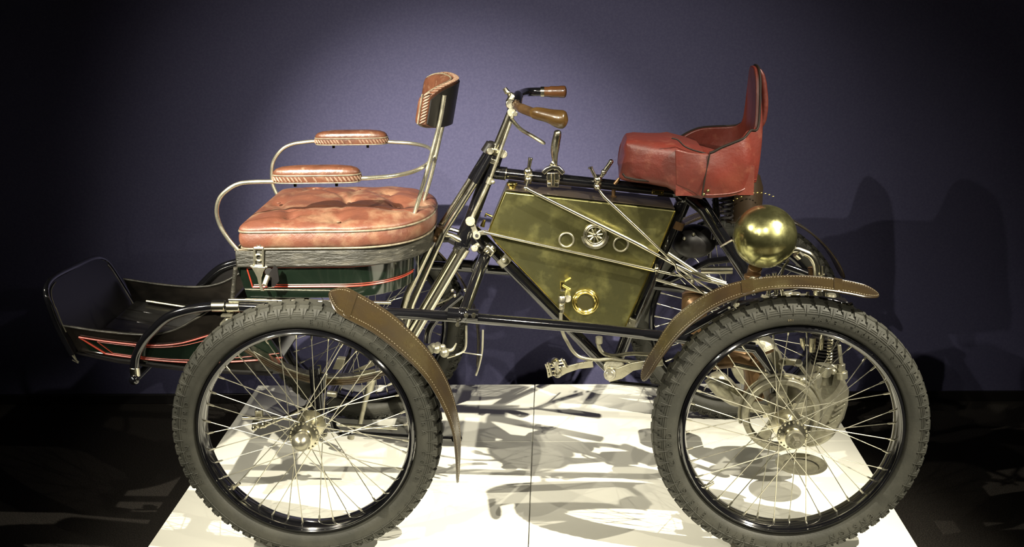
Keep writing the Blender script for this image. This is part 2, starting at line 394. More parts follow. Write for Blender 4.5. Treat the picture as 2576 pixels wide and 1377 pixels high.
b = MB(); hq = [V(a) for a in mir(horn)][6:]; b.sheet([Vector((a.x, 0.690, a.z)) for a in hq] + [Vector((-0.20, 0.690, 0.612))], [Vector((a.x, 0.690, 0.50)) for a in hq] + [Vector((-0.20, 0.690, 0.50))], 0.003); b.obj('black_sheet', M['blackmatt'], FR, label='flat black sheet below the far front tube')  # plain black sheet added to fill the area below the tube
fit('front_bar', BK, FR, lambda b: b.cyl((-0.507, 0.185, 0.412), (-0.507, 0.70, 0.412), 0.011), lambda b: b.sphere((-0.507, 0.185, 0.412), 0.0135), lambda b: b.sphere((-0.507, 0.70, 0.412), 0.0135))
for y in (0.2, 0.686): fit('collar', CH, FR, lambda b: b.cyl((-0.508, y, 0.418), (-0.508, y, 0.444), 0.0138), bevel=0.002)
fit('top_tube', BK, FR, lambda b: b.cyl((0.4917, 0.443, 0.92), (0.9833, 0.443, 0.8609), 0.0150, n=24),
    lambda b: b.cyl((0.4675, 0.443, 0.9225), (0.5005, 0.443, 0.9188), 0.0185, n=24), lambda b: b.cyl((0.9207, 0.443, 0.8683), (0.9833, 0.443, 0.8609), 0.0175, n=24))
fit('collar', CH, FR, lambda b: b.cyl((0.4983, 0.443, 0.9188), (0.5016, 0.443, 0.9182), 0.0190, n=24))
fit('head_tube', BK, FR, lambda b: b.cyl((0.4695, 0.443, 0.9659), (0.3779, 0.443, 0.7348), 0.0190, n=24), lambda b: b.cyl((0.4719, 0.443, 0.9737), (0.4625, 0.443, 0.9471), 0.023, n=24),
    lambda b: b.cyl((0.3994, 0.443, 0.7807), (0.373, 0.443, 0.721), 0.024, n=24), lambda b: b.sphere((0.373, 0.443, 0.721), 0.025))
fit('down_tube', BK, FR, lambda b: b.cyl((0.4067, 0.443, 0.7576), (0.7862, 0.443, 0.3448), 0.0165, n=24))
fit('clamp', M['alloy'], FR, lambda b: b.cyl((0.4824, 0.443, 0.6805), (0.5, 0.443, 0.6605), 0.0215, n=24), lambda b: b.sphere((0.4914, 0.415, 0.6787), 0.009), bevel=0.002)
fit('seat_tube', BK, FR, lambda b: b.cyl((0.9947, 0.443, 0.8428), (0.8437, 0.443, 0.454), 0.0180, n=24), lambda b: b.cyl((0.9947, 0.443, 0.8428), (0.9781, 0.443, 0.7978), 0.021, n=24), lambda b: b.sphere((0.9924, 0.443, 0.8473), 0.024),
    lambda b: b.cyl((0.8437, 0.443, 0.454), (0.8035, 0.443, 0.3386), 0.0165, n=24))
fit('collar', M['copper'], FR, lambda b: b.cyl((0.9796, 0.443, 0.7796), (0.9712, 0.443, 0.7592), 0.0205, n=24))
for y in (0.385, 0.50):
    fit('seat_stay', BK, FR, lambda b: b.tube([(1.001, 0.443, 0.8517), ((1.0423, 0.443, 0.8254)[0], y, (1.0423, 0.443, 0.8254)[2]), ((1.1919, 0.443, 0.5942)[0], y - 0.02 if y < .44 else y + .02, (1.1919, 0.443, 0.5942)[2])], [0.018, 0.019, 0.017], 20))
fit('seat_post', BK, FR, lambda b: b.tube([(1.0801, 0.443, 0.8442), (1.0871, 0.443, 0.7283)], [0.008, 0.017], 14))
for s_ in (0, 1):
    a0 = (0.3899, 0.2, 0.5872); a1 = (0.4401, 0.42, 0.694); a2 = (0.4038, 0.443, 0.7369)
    q = [a0, a1, a2]
    if s_: q = mir(q)
    fit('brace_tube', BK, FR, lambda b: b.tube(q, [0.0155, 0.017, 0.017], 18), lambda b: b.sphere(q[0], 0.021), lambda b: b.cyl((q[0][0] - 0.04, q[0][1], q[0][2] + 0.003), (q[0][0] + 0.04, q[0][1], q[0][2] - 0.004), 0.0178))
for q in ((0.3996, 0.185, 0.592), (0.4195, 0.185, 0.5918), (0.3763, 0.19, 0.5651)): fit('bolt', NI, FR, lambda b: b.cyl(q, (q[0], q[1] - 0.012, q[2]), 0.006, n=6))
for q in ((0.354, 0.3, 0.6245), (0.361, 0.29, 0.6128), (0.4149, 0.3, 0.6274), (0.4035, 0.29, 0.6192), (0.3888, 0.3, 0.6254)): fit('bolt', NI, FR, lambda b: b.sphere(q, 0.0055, 10))
fit('name_plate', BB, FR, lambda b: b.box((0.919, 0.424, 0.8655), (0.032, 0.002, 0.013), Matrix.Rotation(0.09, 3, 'Y')), bevel=0.001)
for q in ((0.9079, 0.4225, 0.8671), (0.9298, 0.4225, 0.8646)): fit('rivet', BB, FR, lambda b: b.sphere(q, 0.0017, 8))
# near lower bracket at the seat tube
fit('tank_bracket', M['alloy'], FR, lambda b: b.box((0.8427, 0.4, 0.4959), (0.036, 0.012, 0.030), Matrix.Rotation(0.35, 3, 'Y')), lambda b: b.sphere((0.8432, 0.39, 0.498), 0.005), bevel=0.003)
fit('lower_bracket', M['blackmatt'], FR, lambda b: b.tube([(0.3696, 0.443, 0.721), (0.3363, 0.443, 0.7352), (0.3139, 0.443, 0.7389)], [0.016, 0.012, 0.016], 12))
# pedal shaft, sprocket housing
BKT = empty('crank_set', (0.8001, 0.38, 0.3564), Q4)
fit('bottom_bracket', M['alloy'], BKT, lambda b: b.cyl((0.7972, 0.33, 0.3872), (0.8099, 0.56, 0.3007), 0.030, n=32), lambda b: b.cyl((0.7893, 0.325, 0.3738), (0.7903, 0.345, 0.3661), 0.018), bevel=0.003)
c0 = (0.7866, 0.315, 0.3729); c1 = (0.645, 0.315, 0.3782)
def flat_arm(b, pts, ws, t=0.007):
    pts = [V(a) for a in pts]; A = []; B = []
    for i, q in enumerate(pts):
        d = (pts[min(i + 1, len(pts) - 1)] - pts[max(0, i - 1)]).normalized(); n = Vector((-d.z, 0, d.x))
        A.append(q + n * ws[i]); B.append(q - n * ws[i])
    b.sheet(A, B, t)
fit('crank_arm', NI, BKT, lambda b: flat_arm(b, [(0.6361, 0.315, 0.3724), (0.6605, 0.315, 0.3853), (0.6971, 0.315, 0.3969), (0.7379, 0.315, 0.4026)], [0.011, 0.010, 0.0085, 0.0095]), lambda b: b.cyl((0.6394, 0.305, 0.3785), (0.6395, 0.325, 0.3709), 0.0115), bevel=0.001)
fit('crank_arm', NI, BKT, lambda b: flat_arm(b, [(0.78, 0.315, 0.3717), (0.8131, 0.315, 0.3751), (0.846, 0.315, 0.3938), (0.9008, 0.315, 0.4041), (0.9315, 0.315, 0.4075)], [0.023, 0.017, 0.012, 0.011, 0.010]), lambda b: b.cyl((0.7836, 0.3, 0.3775), (0.7849, 0.325, 0.3679), 0.017), lambda b: b.cyl((0.7835, 0.298, 0.3782), (0.7837, 0.302, 0.3767), 0.010), bevel=0.001)
def pedal(b, cx, cy, y):
    for (x, z, l) in ((1377, 928, 0), (1419, 917, 0)): pass
PD = []
fit('pedal', NI, BKT,
    lambda b: b.tube([(0.6066, 0.3, 0.41), (0.6119, 0.3, 0.3935), (0.615, 0.3, 0.37)], 0.0035, 8), lambda b: b.tube([(0.6127, 0.23, 0.4406), (0.6189, 0.23, 0.4199), (0.6231, 0.23, 0.4016)], 0.0035, 8),
    lambda b: b.tube([(0.6562, 0.3, 0.4226), (0.6627, 0.3, 0.4073), (0.6659, 0.3, 0.3991)], 0.003, 8), lambda b: b.tube([(0.6492, 0.23, 0.4518), (0.6577, 0.23, 0.4369), (0.662, 0.23, 0.4255)], 0.003, 8),
    lambda b: b.sphere((0.632, 0.27, 0.4268), (0.012, 0.02, 0.011), 16), lambda b: b.cyl((0.6394, 0.315, 0.3747), (0.6352, 0.24, 0.4333), 0.006),
    *[(lambda b, k=k: b.tube([(0.6088, 0.3, 0.4076) if k == 0 else ((0.6109, 0.3, 0.3982) if k == 1 else ((0.613, 0.3, 0.3865) if k == 2 else (0.6151, 0.3, 0.3747))),
                              (0.6309, 0.28, 0.4208) if k == 0 else ((0.6319, 0.28, 0.4103) if k == 1 else ((0.634, 0.28, 0.3986) if k == 2 else (0.6361, 0.28, 0.387)))], 0.0028, 6)) for k in range(4)],
    *[(lambda b, k=k: b.tube([(0.6342, 0.27, 0.428) if k == 0 else ((0.6363, 0.27, 0.4198) if k == 1 else (0.6384, 0.27, 0.4105)),
                              (0.6581, 0.27, 0.4325) if k == 0 else ((0.6602, 0.27, 0.4244) if k == 1 else (0.6635, 0.27, 0.4151))], 0.0028, 6)) for k in range(3)])
fit('guard_tube', BK, Q4, lambda b: b.tube([(0.79, 0.4, 0.316), (0.9096, 0.4, 0.3033), (1.0292, 0.4, 0.2869)], 0.006, 10))

# ---- steering: chrome column, handlebars, struts
ST = empty('steering', (0.4652, 0.443, 0.9715), Q4)
fit('column', CH, ST, lambda b: b.cyl((0.5214, 0.443, 1.1022), (0.4687, 0.443, 0.9803), 0.0098, n=24), lambda b: b.cyl((0.5214, 0.443, 1.1022), (0.5179, 0.443, 1.0892), 0.0125, n=24))
fit('clamp', NI, ST, lambda b: b.cyl((0.4723, 0.443, 0.9913), (0.4653, 0.443, 0.9737), 0.019, n=8), lambda b: b.box((0.4635, 0.428, 0.9587), (0.022, 0.02, 0.014), Matrix.Rotation(0.4, 3, 'Y')),
    lambda b: b.cyl((0.4597, 0.41, 0.9882), (0.4585, 0.43, 0.9849), 0.0105), bevel=0.002)
fit('clamp_screw', NI, ST, lambda b: b.cyl((0.4759, 0.43, 0.9781), (0.4906, 0.42, 0.9785), 0.004), lambda b: b.cyl((0.4951, 0.415, 0.9782), (0.4944, 0.43, 0.9756), 0.0115), bevel=0.001)
fit('stem_joint', M['blackmatt'], ST, lambda b: b.cyl((0.4456, 0.443, 0.9784), (0.4616, 0.443, 1.0025), 0.0155, n=20), lambda b: b.sphere((0.4593, 0.443, 0.9992), (0.0150, 0.0155, 0.012)))
fit('stem_lug', NI, ST, lambda b: b.cyl((0.515, 0.443, 1.1109), (0.5306, 0.443, 1.1366), 0.015), lambda b: b.cyl((0.517, 0.42, 1.1138), (0.5155, 0.46, 1.1087), 0.013), bevel=0.002)
fit('bar_clamp', BK, ST, lambda b: b.tube([(0.5349, 0.4, 1.1161), (0.537, 0.443, 1.1311), (0.5353, 0.5, 1.1275)], 0.014, 16))
fit('wing_screw', NI, ST, lambda b: b.cyl((0.5153, 0.443, 1.1239), (0.5112, 0.443, 1.139), 0.004), lambda b: b.tube([(0.5007, 0.443, 1.1542), (0.507, 0.443, 1.1433), (0.5156, 0.443, 1.1422)], [0.006, 0.008, 0.004], 8))
# near bar and grip
fit('handlebar', BK, ST, lambda b: b.tube(spl([(0.5353, 0.5, 1.1264), (0.5436, 0.56, 1.1247), (0.5582, 0.61, 1.1231), (0.5989, 0.63, 1.1213)], 5), 0.0125, 16), label='far black handlebar')
fit('ferrule', CH, ST, lambda b: b.cyl((0.5966, 0.63, 1.1213), (0.6069, 0.63, 1.1212), 0.0150))
fit('grip', M['woodred'], ST, lambda b: b.tube(spl([(0.6047, 0.63, 1.1212), (0.6195, 0.63, 1.121), (0.6481, 0.63, 1.1206), (0.6653, 0.63, 1.1204), (0.6721, 0.63, 1.1203)], 4), [0.0145] * 5 + [0.0165] * 4 + [0.0175] * 4 + [0.016, 0.013, 0.009, 0.003], 20))
fit('handlebar', M['copper'], ST, lambda b: b.tube(spl([(0.5324, 0.41, 1.1149), (0.5392, 0.36, 1.1149), (0.5563, 0.31, 1.1139), (0.5838, 0.27, 1.1086)], 5), [0.011] * 8 + [0.0125] * 8, 16), label='near brown handlebar')
fit('grip', M['wood'], ST, lambda b: b.tube(spl([(0.5796, 0.275, 1.109), (0.6003, 0.26, 1.1077), (0.6258, 0.25, 1.1026), (0.646, 0.245, 1.097), (0.6612, 0.242, 1.0942), (0.6703, 0.24, 1.0933)], 4), [0.0125, 0.0145, 0.016, 0.0165, 0.017, 0.0172, 0.0175, 0.018, 0.019, 0.0200, 0.0215, 0.0225, 0.0235, 0.024, 0.024, 0.0232, 0.022, 0.019, 0.014, 0.008, 0.002], 22))
fit('brake_lever', NI, ST, lambda b: b.tube(spl([(0.5192, 0.4, 1.0757), (0.5463, 0.34, 1.0575), (0.5784, 0.3, 1.0443), (0.6106, 0.28, 1.0273)], 5), [0.006, 0.006, 0.0055] + [0.005] * 12 + [0.003], 8))
fit('lever_pivot', NI, ST, lambda b: b.cyl((0.5202, 0.41, 1.0926), (0.5191, 0.44, 1.0885), 0.012), lambda b: b.cyl((0.5302, 0.4, 1.0906), (0.5291, 0.43, 1.0865), 0.007), bevel=0.001)
fit('brake_rod', M['rail'], ST, lambda b: b.cyl((0.5245, 0.405, 1.0857), (0.4582, 0.405, 0.9099), 0.0045), lambda b: b.cyl((0.4582, 0.405, 0.9099), (0.406, 0.405, 0.8031), 0.0058))
fit('rod_joint', M['alloy'], ST, lambda b: b.cyl((0.4535, 0.405, 0.8989), (0.4604, 0.405, 0.9143), 0.009), lambda b: b.sphere((0.4659, 0.4, 0.9042), 0.006))
fit('bell_crank', M['alloy'], ST, lambda b: b.cyl((0.4018, 0.385, 0.7976), (0.3998, 0.41, 0.7918), 0.0135), lambda b: flat_arm(b, [(0.4045, 0.39, 0.7908), (0.4117, 0.39, 0.7727), (0.4179, 0.39, 0.7545)], [0.007, 0.0065, 0.0095], 0.008),
    lambda b: flat_arm(b, [(0.4179, 0.39, 0.7568), (0.4324, 0.39, 0.7634), (0.4479, 0.39, 0.7633)], [0.0095, 0.006, 0.006], 0.008), lambda b: b.cyl((0.4186, 0.38, 0.7581), (0.4172, 0.4, 0.7532), 0.011), bevel=0.001)
fit('crank_pin', M['blackmatt'], ST, lambda b: b.cyl((0.4189, 0.376, 0.7591), (0.4185, 0.382, 0.7576), 0.0045))
fit('swivel', M['alloy'], ST, lambda b: b.cyl((0.4136, 0.36, 0.7271), (0.4107, 0.4, 0.7167), 0.010), lambda b: b.tube([(0.404, 0.37, 0.7223), (0.4246, 0.38, 0.7332)], 0.007), bevel=0.002)
fit('swivel', NI, ST, lambda b: b.box((0.4522, 0.41, 0.7103), (0.028, 0.03, 0.026), Matrix.Rotation(0.7, 3, 'Y')), lambda b: b.cyl((0.4448, 0.39, 0.727), (0.4631, 0.39, 0.7063), 0.008), lambda b: b.cyl((0.4421, 0.39, 0.7065), (0.4657, 0.39, 0.7245), 0.006), bevel=0.003)
fit('oiler', BB, ST, lambda b: b.tube([(0.4287, 0.47, 0.7624), (0.4359, 0.47, 0.782)], [0.007, 0.004], 10), lambda b: b.tube([(0.4384, 0.47, 0.7912), (0.4397, 0.47, 0.7993), (0.4576, 0.47, 0.791)], 0.0035, 8))
# twin front struts: black above, nickel below
for y in (0.415, 0.475):
    dy = (y - 0.443); k = -4 if y < .443 else 4
    tA = V((0.4555, 0.443, 0.9772)) + Vector((0.006 * (1 if k < 0 else -1), dy * .6, 0)); tB = V((0.4083, 0.443, 0.8997)) + Vector((0.008 * (1 if k < 0 else -1), dy, 0)); tC = V((0.3134, 0.443, 0.755)) + Vector((0.009 * (1 if k < 0 else -1), dy, 0))
    tD = V((0.216, 0.443, 0.5576)) + Vector((0.012 * (1 if k < 0 else -1), dy * 1.6, 0)); tE = V((0.1756, 0.443, 0.4251)) + Vector((0.012 * (1 if k < 0 else -1), dy * 2, 0))
    fit('strut_sleeve', BK, ST, lambda b: b.cyl(tA, tB, 0.0100))
    fit('strut', CH, ST, lambda b: b.tube([tB, tC, tD, tE], [0.0085, 0.0085, 0.0105, 0.0105], 16))
fit('strut_clamp', M['copper'], ST, lambda b: b.cyl((0.3183, 0.443, 0.7665), (0.3072, 0.443, 0.7378), 0.018), lambda b: b.sphere((0.2999, 0.425, 0.7377), 0.010), lambda b: b.sphere((0.3121, 0.42, 0.7503), 0.007))
fit('link', NI, ST, lambda b: b.tube([(0.3157, 0.43, 0.7524), (0.3435, 0.43, 0.7476), (0.371, 0.43, 0.7324)], [0.010, 0.007, 0.011], 10), lambda b: b.tube([(0.3153, 0.46, 0.7601), (0.3412, 0.46, 0.7576), (0.3636, 0.46, 0.7504)], 0.006, 8))
for (xa, xb, r, dy) in ((1157, 1052, 0.0095, 0.03), (1170, 1060, 0.0125, -0.01)):
    a_ = (0.3661, 0.443, 0.7141) if xa == 1157 else (0.3817, 0.443, 0.7093); b_ = (0.1991, 0.443, 0.4335) if xa == 1157 else (0.2104, 0.443, 0.4249)
    fit('fork_leg', CH, ST, lambda b: b.tube([V(a_) + Vector((0, dy, 0)), V(b_) + Vector((0, dy * 2, 0))], [r, r], 18), lambda b: b.cyl(V(a_) + Vector((0, dy, 0)), V(a_).lerp(V(b_), 0.08) + Vector((0, dy, 0)), r + 0.003))
fit('linkage_rod', CH, Q4, lambda b: b.cyl((0.4409, 0.345, 0.7766), (0.9644, 0.345, 0.6508), 0.0040), lambda b: b.cyl((0.9644, 0.345, 0.6508), (1.1279, 0.345, 0.6155), 0.0030), lambda b: b.sphere((0.9121, 0.345, 0.6682), 0.007), lambda b: b.cyl((0.9119, 0.345, 0.6817), (0.9124, 0.345, 0.6535), 0.004))
fit('linkage_rod', CH, Q4, lambda b: b.tube([(0.5597, 0.345, 0.8966), (0.5671, 0.345, 0.8911), (0.8549, 0.345, 0.7416), (0.9605, 0.345, 0.6813), (1.0405, 0.345, 0.6411), (1.1279, 0.345, 0.6155)], [0.0042, 0.0042, 0.0058, 0.0045, 0.0035, 0.003], 12), lambda b: b.sphere((0.5565, 0.345, 0.8967), 0.006))
fit('linkage_rod', CH, Q4, lambda b: b.tube([(0.7547, 0.335, 0.8901), (0.7675, 0.335, 0.8726), (0.8557, 0.335, 0.7873), (0.9605, 0.335, 0.6852), (0.9663, 0.335, 0.6649), (1.0404, 0.335, 0.5998)], [0.003, 0.0042, 0.0045, 0.0035, 0.0028, 0.0028], 10))
fit('linkage_rod', M['steel'], Q4, lambda b: b.tube([(0.9421, 0.35, 0.7116), (1.03, 0.35, 0.6511), (1.1023, 0.35, 0.6256)], 0.0048, 10))
fit('linkage_rod', M['steel'], Q4, lambda b: b.tube([(0.9118, 0.36, 0.6344), (0.9942, 0.36, 0.6086), (1.0768, 0.36, 0.5851)], 0.0045, 10))
fit('linkage_rod', M['steel'], Q4, lambda b: b.tube([(0.9634, 0.34, 0.6748), (1.0846, 0.34, 0.5934)], 0.0026, 8))
fit('rod_end', M['alloy'], Q4, lambda b: b.sphere((1.1114, 0.33, 0.6201), 0.009), lambda b: b.sphere((1.0085, 0.33, 0.6367), 0.006))

# ---- controls on the top tube
CT = empty('controls', (0.6348, 0.443, 0.914), Q4)
def clampb(b, c_, r, w_):
    b.cyl((c_[0] - w_, c_[1], c_[2] + w_ * .09), (c_[0] + w_, c_[1], c_[2] - w_ * .09), r, n=24)
fit('throttle_lever', CH, CT, lambda b: clampb(b, (0.5621, 0.443, 0.9103), 0.021, 0.010), lambda b: b.tube([(0.5628, 0.42, 0.928), (0.5688, 0.42, 0.9633)], [0.0045, 0.0058], 10), lambda b: b.cyl((0.5687, 0.42, 0.9611), (0.5699, 0.42, 0.9666), 0.0065),
    lambda b: b.sphere((0.5617, 0.42, 0.928), 0.012), lambda b: b.sphere((0.5626, 0.415, 0.9068), 0.011), lambda b: b.tube([(0.5629, 0.4, 0.9064), (0.5574, 0.35, 0.8967)], 0.005), lambda b: b.cyl((0.553, 0.415, 0.9202), (0.5748, 0.415, 0.9178), 0.004), bevel=0.0008)
fit('gear_quadrant', CH, CT, lambda b: clampb(b, (0.6315, 0.443, 0.9095), 0.024, 0.018), lambda b: flat_arm(b, [(0.6034, 0.4, 0.9258), (0.6133, 0.4, 0.9367), (0.6296, 0.4, 0.9431), (0.6458, 0.4, 0.9396), (0.6598, 0.4, 0.9241)], [0.006] * 5, 0.02),
    lambda b: b.box((0.6304, 0.415, 0.916), (0.034, 0.02, 0.022)), lambda b: b.cyl((0.6305, 0.4, 0.9288), (0.6302, 0.4, 0.8913), 0.0065), lambda b: b.box((0.6302, 0.43, 0.892), (0.032, 0.04, 0.014)), bevel=0.002)
fit('gear_lever', NI, CT, lambda b: b.tube(spl([(0.6382, 0.41, 0.9335), (0.6362, 0.41, 0.9588), (0.6353, 0.41, 0.9807), (0.6387, 0.41, 1.0079), (0.6432, 0.41, 1.0296), (0.6444, 0.41, 1.0436)], 4), [0.006, 0.006, 0.006, 0.006, 0.007, 0.008, 0.009, 0.0095, 0.0105, 0.0115, 0.012, 0.012, 0.0120, 0.0118, 0.0115, 0.0115, 0.0110, 0.0105, 0.010, 0.008, 0.003], 14),
    lambda b: b.cyl((0.6253, 0.41, 0.9545), (0.6307, 0.41, 0.9501), 0.007))
fit('air_lever', CH, CT, lambda b: clampb(b, (0.7546, 0.443, 0.8925), 0.021, 0.009), lambda b: b.sphere((0.7537, 0.42, 0.9037), 0.012), lambda b: b.sphere((0.7527, 0.42, 0.8837), 0.011), lambda b: b.tube([(0.7493, 0.42, 0.906), (0.734, 0.42, 0.9371)], [0.005, 0.0045], 10), lambda b: b.cyl((0.734, 0.42, 0.9349), (0.7329, 0.42, 0.9394), 0.0065),
    lambda b: b.cyl((0.7534, 0.41, 0.8802), (0.7596, 0.35, 0.8826), 0.004))
fit('spark_lever', CH, CT, lambda b: b.tube([(0.7617, 0.43, 0.9072), (0.7704, 0.43, 0.9216), (0.7888, 0.43, 0.949)], [0.0045, 0.0065, 0.0065], 10), lambda b: b.sphere((0.7899, 0.43, 0.9512), 0.0070), lambda b: b.sphere((0.7704, 0.43, 0.9227), 0.008))

# ---- brass tank
TK = empty('tank', (0.7171, 0.44, 0.6863), Q4)
tp = [(0.4995, 0.37, 0.8834), (0.4514, 0.37, 0.7715), (0.4725, 0.37, 0.7387), (0.6784, 0.37, 0.5115), (0.8286, 0.37, 0.4871), (0.8928, 0.37, 0.6465), (0.9633, 0.37, 0.8256)]
b = MB(); b.prism(tp, (0, 0, 0), (0, 0.146, 0)); b.obj('body', BR, TK, bevel=0.004, seg=3)
b = MB(); A = [(0.5037, 0.372, 0.8829), (0.6397, 0.372, 0.8661), (0.8124, 0.372, 0.8444), (0.9602, 0.372, 0.8263)]; b.sheet([(a[0], a[1], a[2] + 0.0035) for a in A], [(a[0], 0.514, a[2] + 0.0035) for a in A], 0.0015); b.obj('top_reflection_sheet', M['topbrown'], TK)  # sheet added over the brass; its dark colour imitates the ceiling's reflection
fit('seam', BB, TK, lambda b: b.tube([(0.4557, 0.368, 0.7675), (0.6715, 0.368, 0.7148), (0.9067, 0.368, 0.6561)], 0.0028, 8), label='soldered ridge across the tank side')
fit('seam', BB, TK, lambda b: b.tube([(0.4995, 0.3695, 0.8824), (0.4525, 0.3695, 0.7717), (0.4736, 0.3695, 0.7388), (0.6773, 0.3695, 0.5129)], 0.0018, 6))
fit('seam', BB, TK, lambda b: b.tube([(0.8275, 0.3695, 0.4885), (0.8928, 0.3695, 0.6467), (0.9622, 0.3695, 0.8247)], 0.0018, 6))
fit('filler_cap', BB, TK, lambda b: b.cyl((0.5177, 0.4, 0.8748), (0.5181, 0.4, 0.8947), 0.0105, n=24), lambda b: b.cyl((0.5178, 0.4, 0.877), (0.5179, 0.4, 0.8814), 0.0135, n=24), lambda b: b.cyl((0.5181, 0.4, 0.8936), (0.5182, 0.4, 0.9014), 0.0150, n=32), bevel=0.0012)
def fringe(cx, m_, nm, R, r, y, n=48):
    fit(nm, m_, TK, lambda b: b.torus(cx, (0, 1, 0), R, r, n, 10))
fringe((0.6661, 0.367, 0.7467), M['alloy'], 'ring', 0.0195, 0.0028, 0)
fringe((0.8153, 0.367, 0.733), M['alloy'], 'ring', 0.0195, 0.0028, 0)
gz = (0.7184, 0.366, 0.5685)
fit('sight_glass_frame', BB, TK, lambda b: b.torus(gz, (0, 1, 0), 0.0345, 0.0030, 64, 12), lambda b: b.lathe([(0.001, 0.034), (-0.003, 0.031), (-0.004, 0.028), (-0.002, 0.0245), (0.004, 0.024)], gz, (0, 1, 0), 64))
fit('sight_glass', M['glass'], TK, lambda b: b.cyl((gz[0], gz[1] + 0.004, gz[2]), (gz[0], gz[1] + 0.001, gz[2]), 0.0245, n=48))
# emblem: openwork wheel badge with petals and a ribbon
ez = V((0.7444, 0.364, 0.7602)); EM = NI
b = MB()
b.torus(ez, (0, 1, 0), 0.0285, 0.0022, 48, 8); b.torus(ez, (0, 1, 0), 0.0315, 0.0016, 48, 8); b.torus(ez, (0, 1, 0), 0.0235, 0.0014, 48, 8)
for k in range(28):
    a = 2 * PI * k / 28; b.sphere(ez + Vector((0.0262 * math.cos(a), -0.001, 0.0262 * math.sin(a))), 0.0014, 6)
for k in range(10):
    a = 2 * PI * k / 10 + 0.16; d = Vector((math.cos(a), 0, math.sin(a))); n2 = Vector((-d.z, 0, d.x))
    b.tube([ez + d * 0.005, ez + d * 0.013, ez + d * 0.0205], [0.0018, 0.0032 if k % 2 else 0.0024, 0.0020], 6)
b.sphere(ez, (0.0065, 0.004, 0.0065), 16); b.torus(ez + Vector((0, -0.003, 0)), (0, 1, 0), 0.0048, 0.0010, 24, 6)
A = []; B_ = []
for k in range(13):
    a = PI * (1.03 + 0.96 * k / 12); A.append(ez + Vector((0.0325 * math.cos(a), -0.003, 0.0325 * math.sin(a)))); B_.append(ez + Vector((0.0385 * math.cos(a), -0.002, 0.0395 * math.sin(a))))
b.sheet(A, B_, 0.0015)
b.obj('emblem', EM, TK, label='openwork nickel wheel badge with a ribbon below')
# drain tap on the side and pipe
fit('drain_tap', NI, TK, lambda b: b.cyl((0.6564, 0.34, 0.5942), (0.6528, 0.34, 0.5471), 0.0065), lambda b: b.lathe([(0, 0.008), (0.004, 0.0115), (0.020, 0.0120), (0.024, 0.009)], (0.654, 0.34, 0.5713), (0.0, 0, 1), 10), lambda b: b.lathe([(0, 0.007), (0.002, 0.0085), (0.013, 0.0085), (0.015, 0.006)], (0.6518, 0.34, 0.5563), (0, 0, 1), 6),
    lambda b: b.lathe([(0, 0.006), (0.003, 0.0085), (0.012, 0.0085), (0.016, 0.005)], (0.6553, 0.34, 0.608), (0, 0, 1), 12), lambda b: b.cyl((0.6683, 0.335, 0.5877), (0.6687, 0.37, 0.5769), 0.0105, n=8), bevel=0.0006)
fit('tap_handle', BB, TK, lambda b: b.cyl((0.6532, 0.335, 0.6175), (0.6533, 0.335, 0.6368), 0.006), lambda b: b.tube([(0.6609, 0.33, 0.6394), (0.6772, 0.33, 0.6494)], 0.0022, 8), lambda b: b.tube([(0.6543, 0.33, 0.6281), (0.6738, 0.33, 0.6166)], 0.0028, 8), lambda b: b.sphere((0.6749, 0.33, 0.6165), 0.0035))
fit('fuel_pipe', M['alloy'], Q4, lambda b: b.tube(spl([(0.6495, 0.335, 0.5464), (0.6493, 0.335, 0.5152), (0.6536, 0.335, 0.4919), (0.6601, 0.335, 0.4743)], 5) + spl([(0.6678, 0.335, 0.4602), (0.6832, 0.335, 0.4332), (0.7053, 0.335, 0.4154), (0.7475, 0.335, 0.4081), (0.7918, 0.335, 0.4102), (0.8583, 0.335, 0.4004), (0.9246, 0.335, 0.4048)], 5), 0.0050, 12))
fit('fuel_pipe', M['alloy'], Q4, lambda b: b.tube(spl([(0.7538, 0.36, 0.451), (0.7572, 0.36, 0.4344), (0.7707, 0.36, 0.4178), (0.7986, 0.36, 0.4105), (0.8487, 0.36, 0.4173), (0.91, 0.36, 0.4135)], 5), 0.0058, 12), lambda b: b.cyl((0.756, 0.36, 0.4675), (0.7561, 0.36, 0.4486), 0.0100, n=8))
fit('fuel_pipe', M['alloy'], Q4, lambda b: b.tube(spl([(0.8358, 0.33, 0.4012), (0.8801, 0.33, 0.3998), (0.9296, 0.33, 0.409)], 5), 0.0045, 12))
TP = empty('oil_tap', (0.7975, 0.44, 0.868), TK) if False else None
fit('oil_tap', M['copper'], TK, lambda b: b.cyl((0.7976, 0.44, 0.8455), (0.7985, 0.44, 0.8792), 0.0055), lambda b: b.lathe([(0, 0.009), (0.006, 0.010), (0.010, 0.005)], (0.7976, 0.44, 0.8455), (0, 0, 1), 12), lambda b: b.sphere((0.7985, 0.44, 0.8814), 0.0075), lambda b: b.tube([(0.8001, 0.43, 0.8879), (0.8077, 0.43, 0.8967), (0.8131, 0.43, 0.9056)], [0.005, 0.0055, 0.0035], 10))
fit('vent_plug', BB, TK, lambda b: b.sphere((0.74, 0.4, 0.8546), 0.005, 12), lambda b: b.cyl((0.6213, 0.42, 0.8651), (0.6213, 0.42, 0.8729), 0.004))

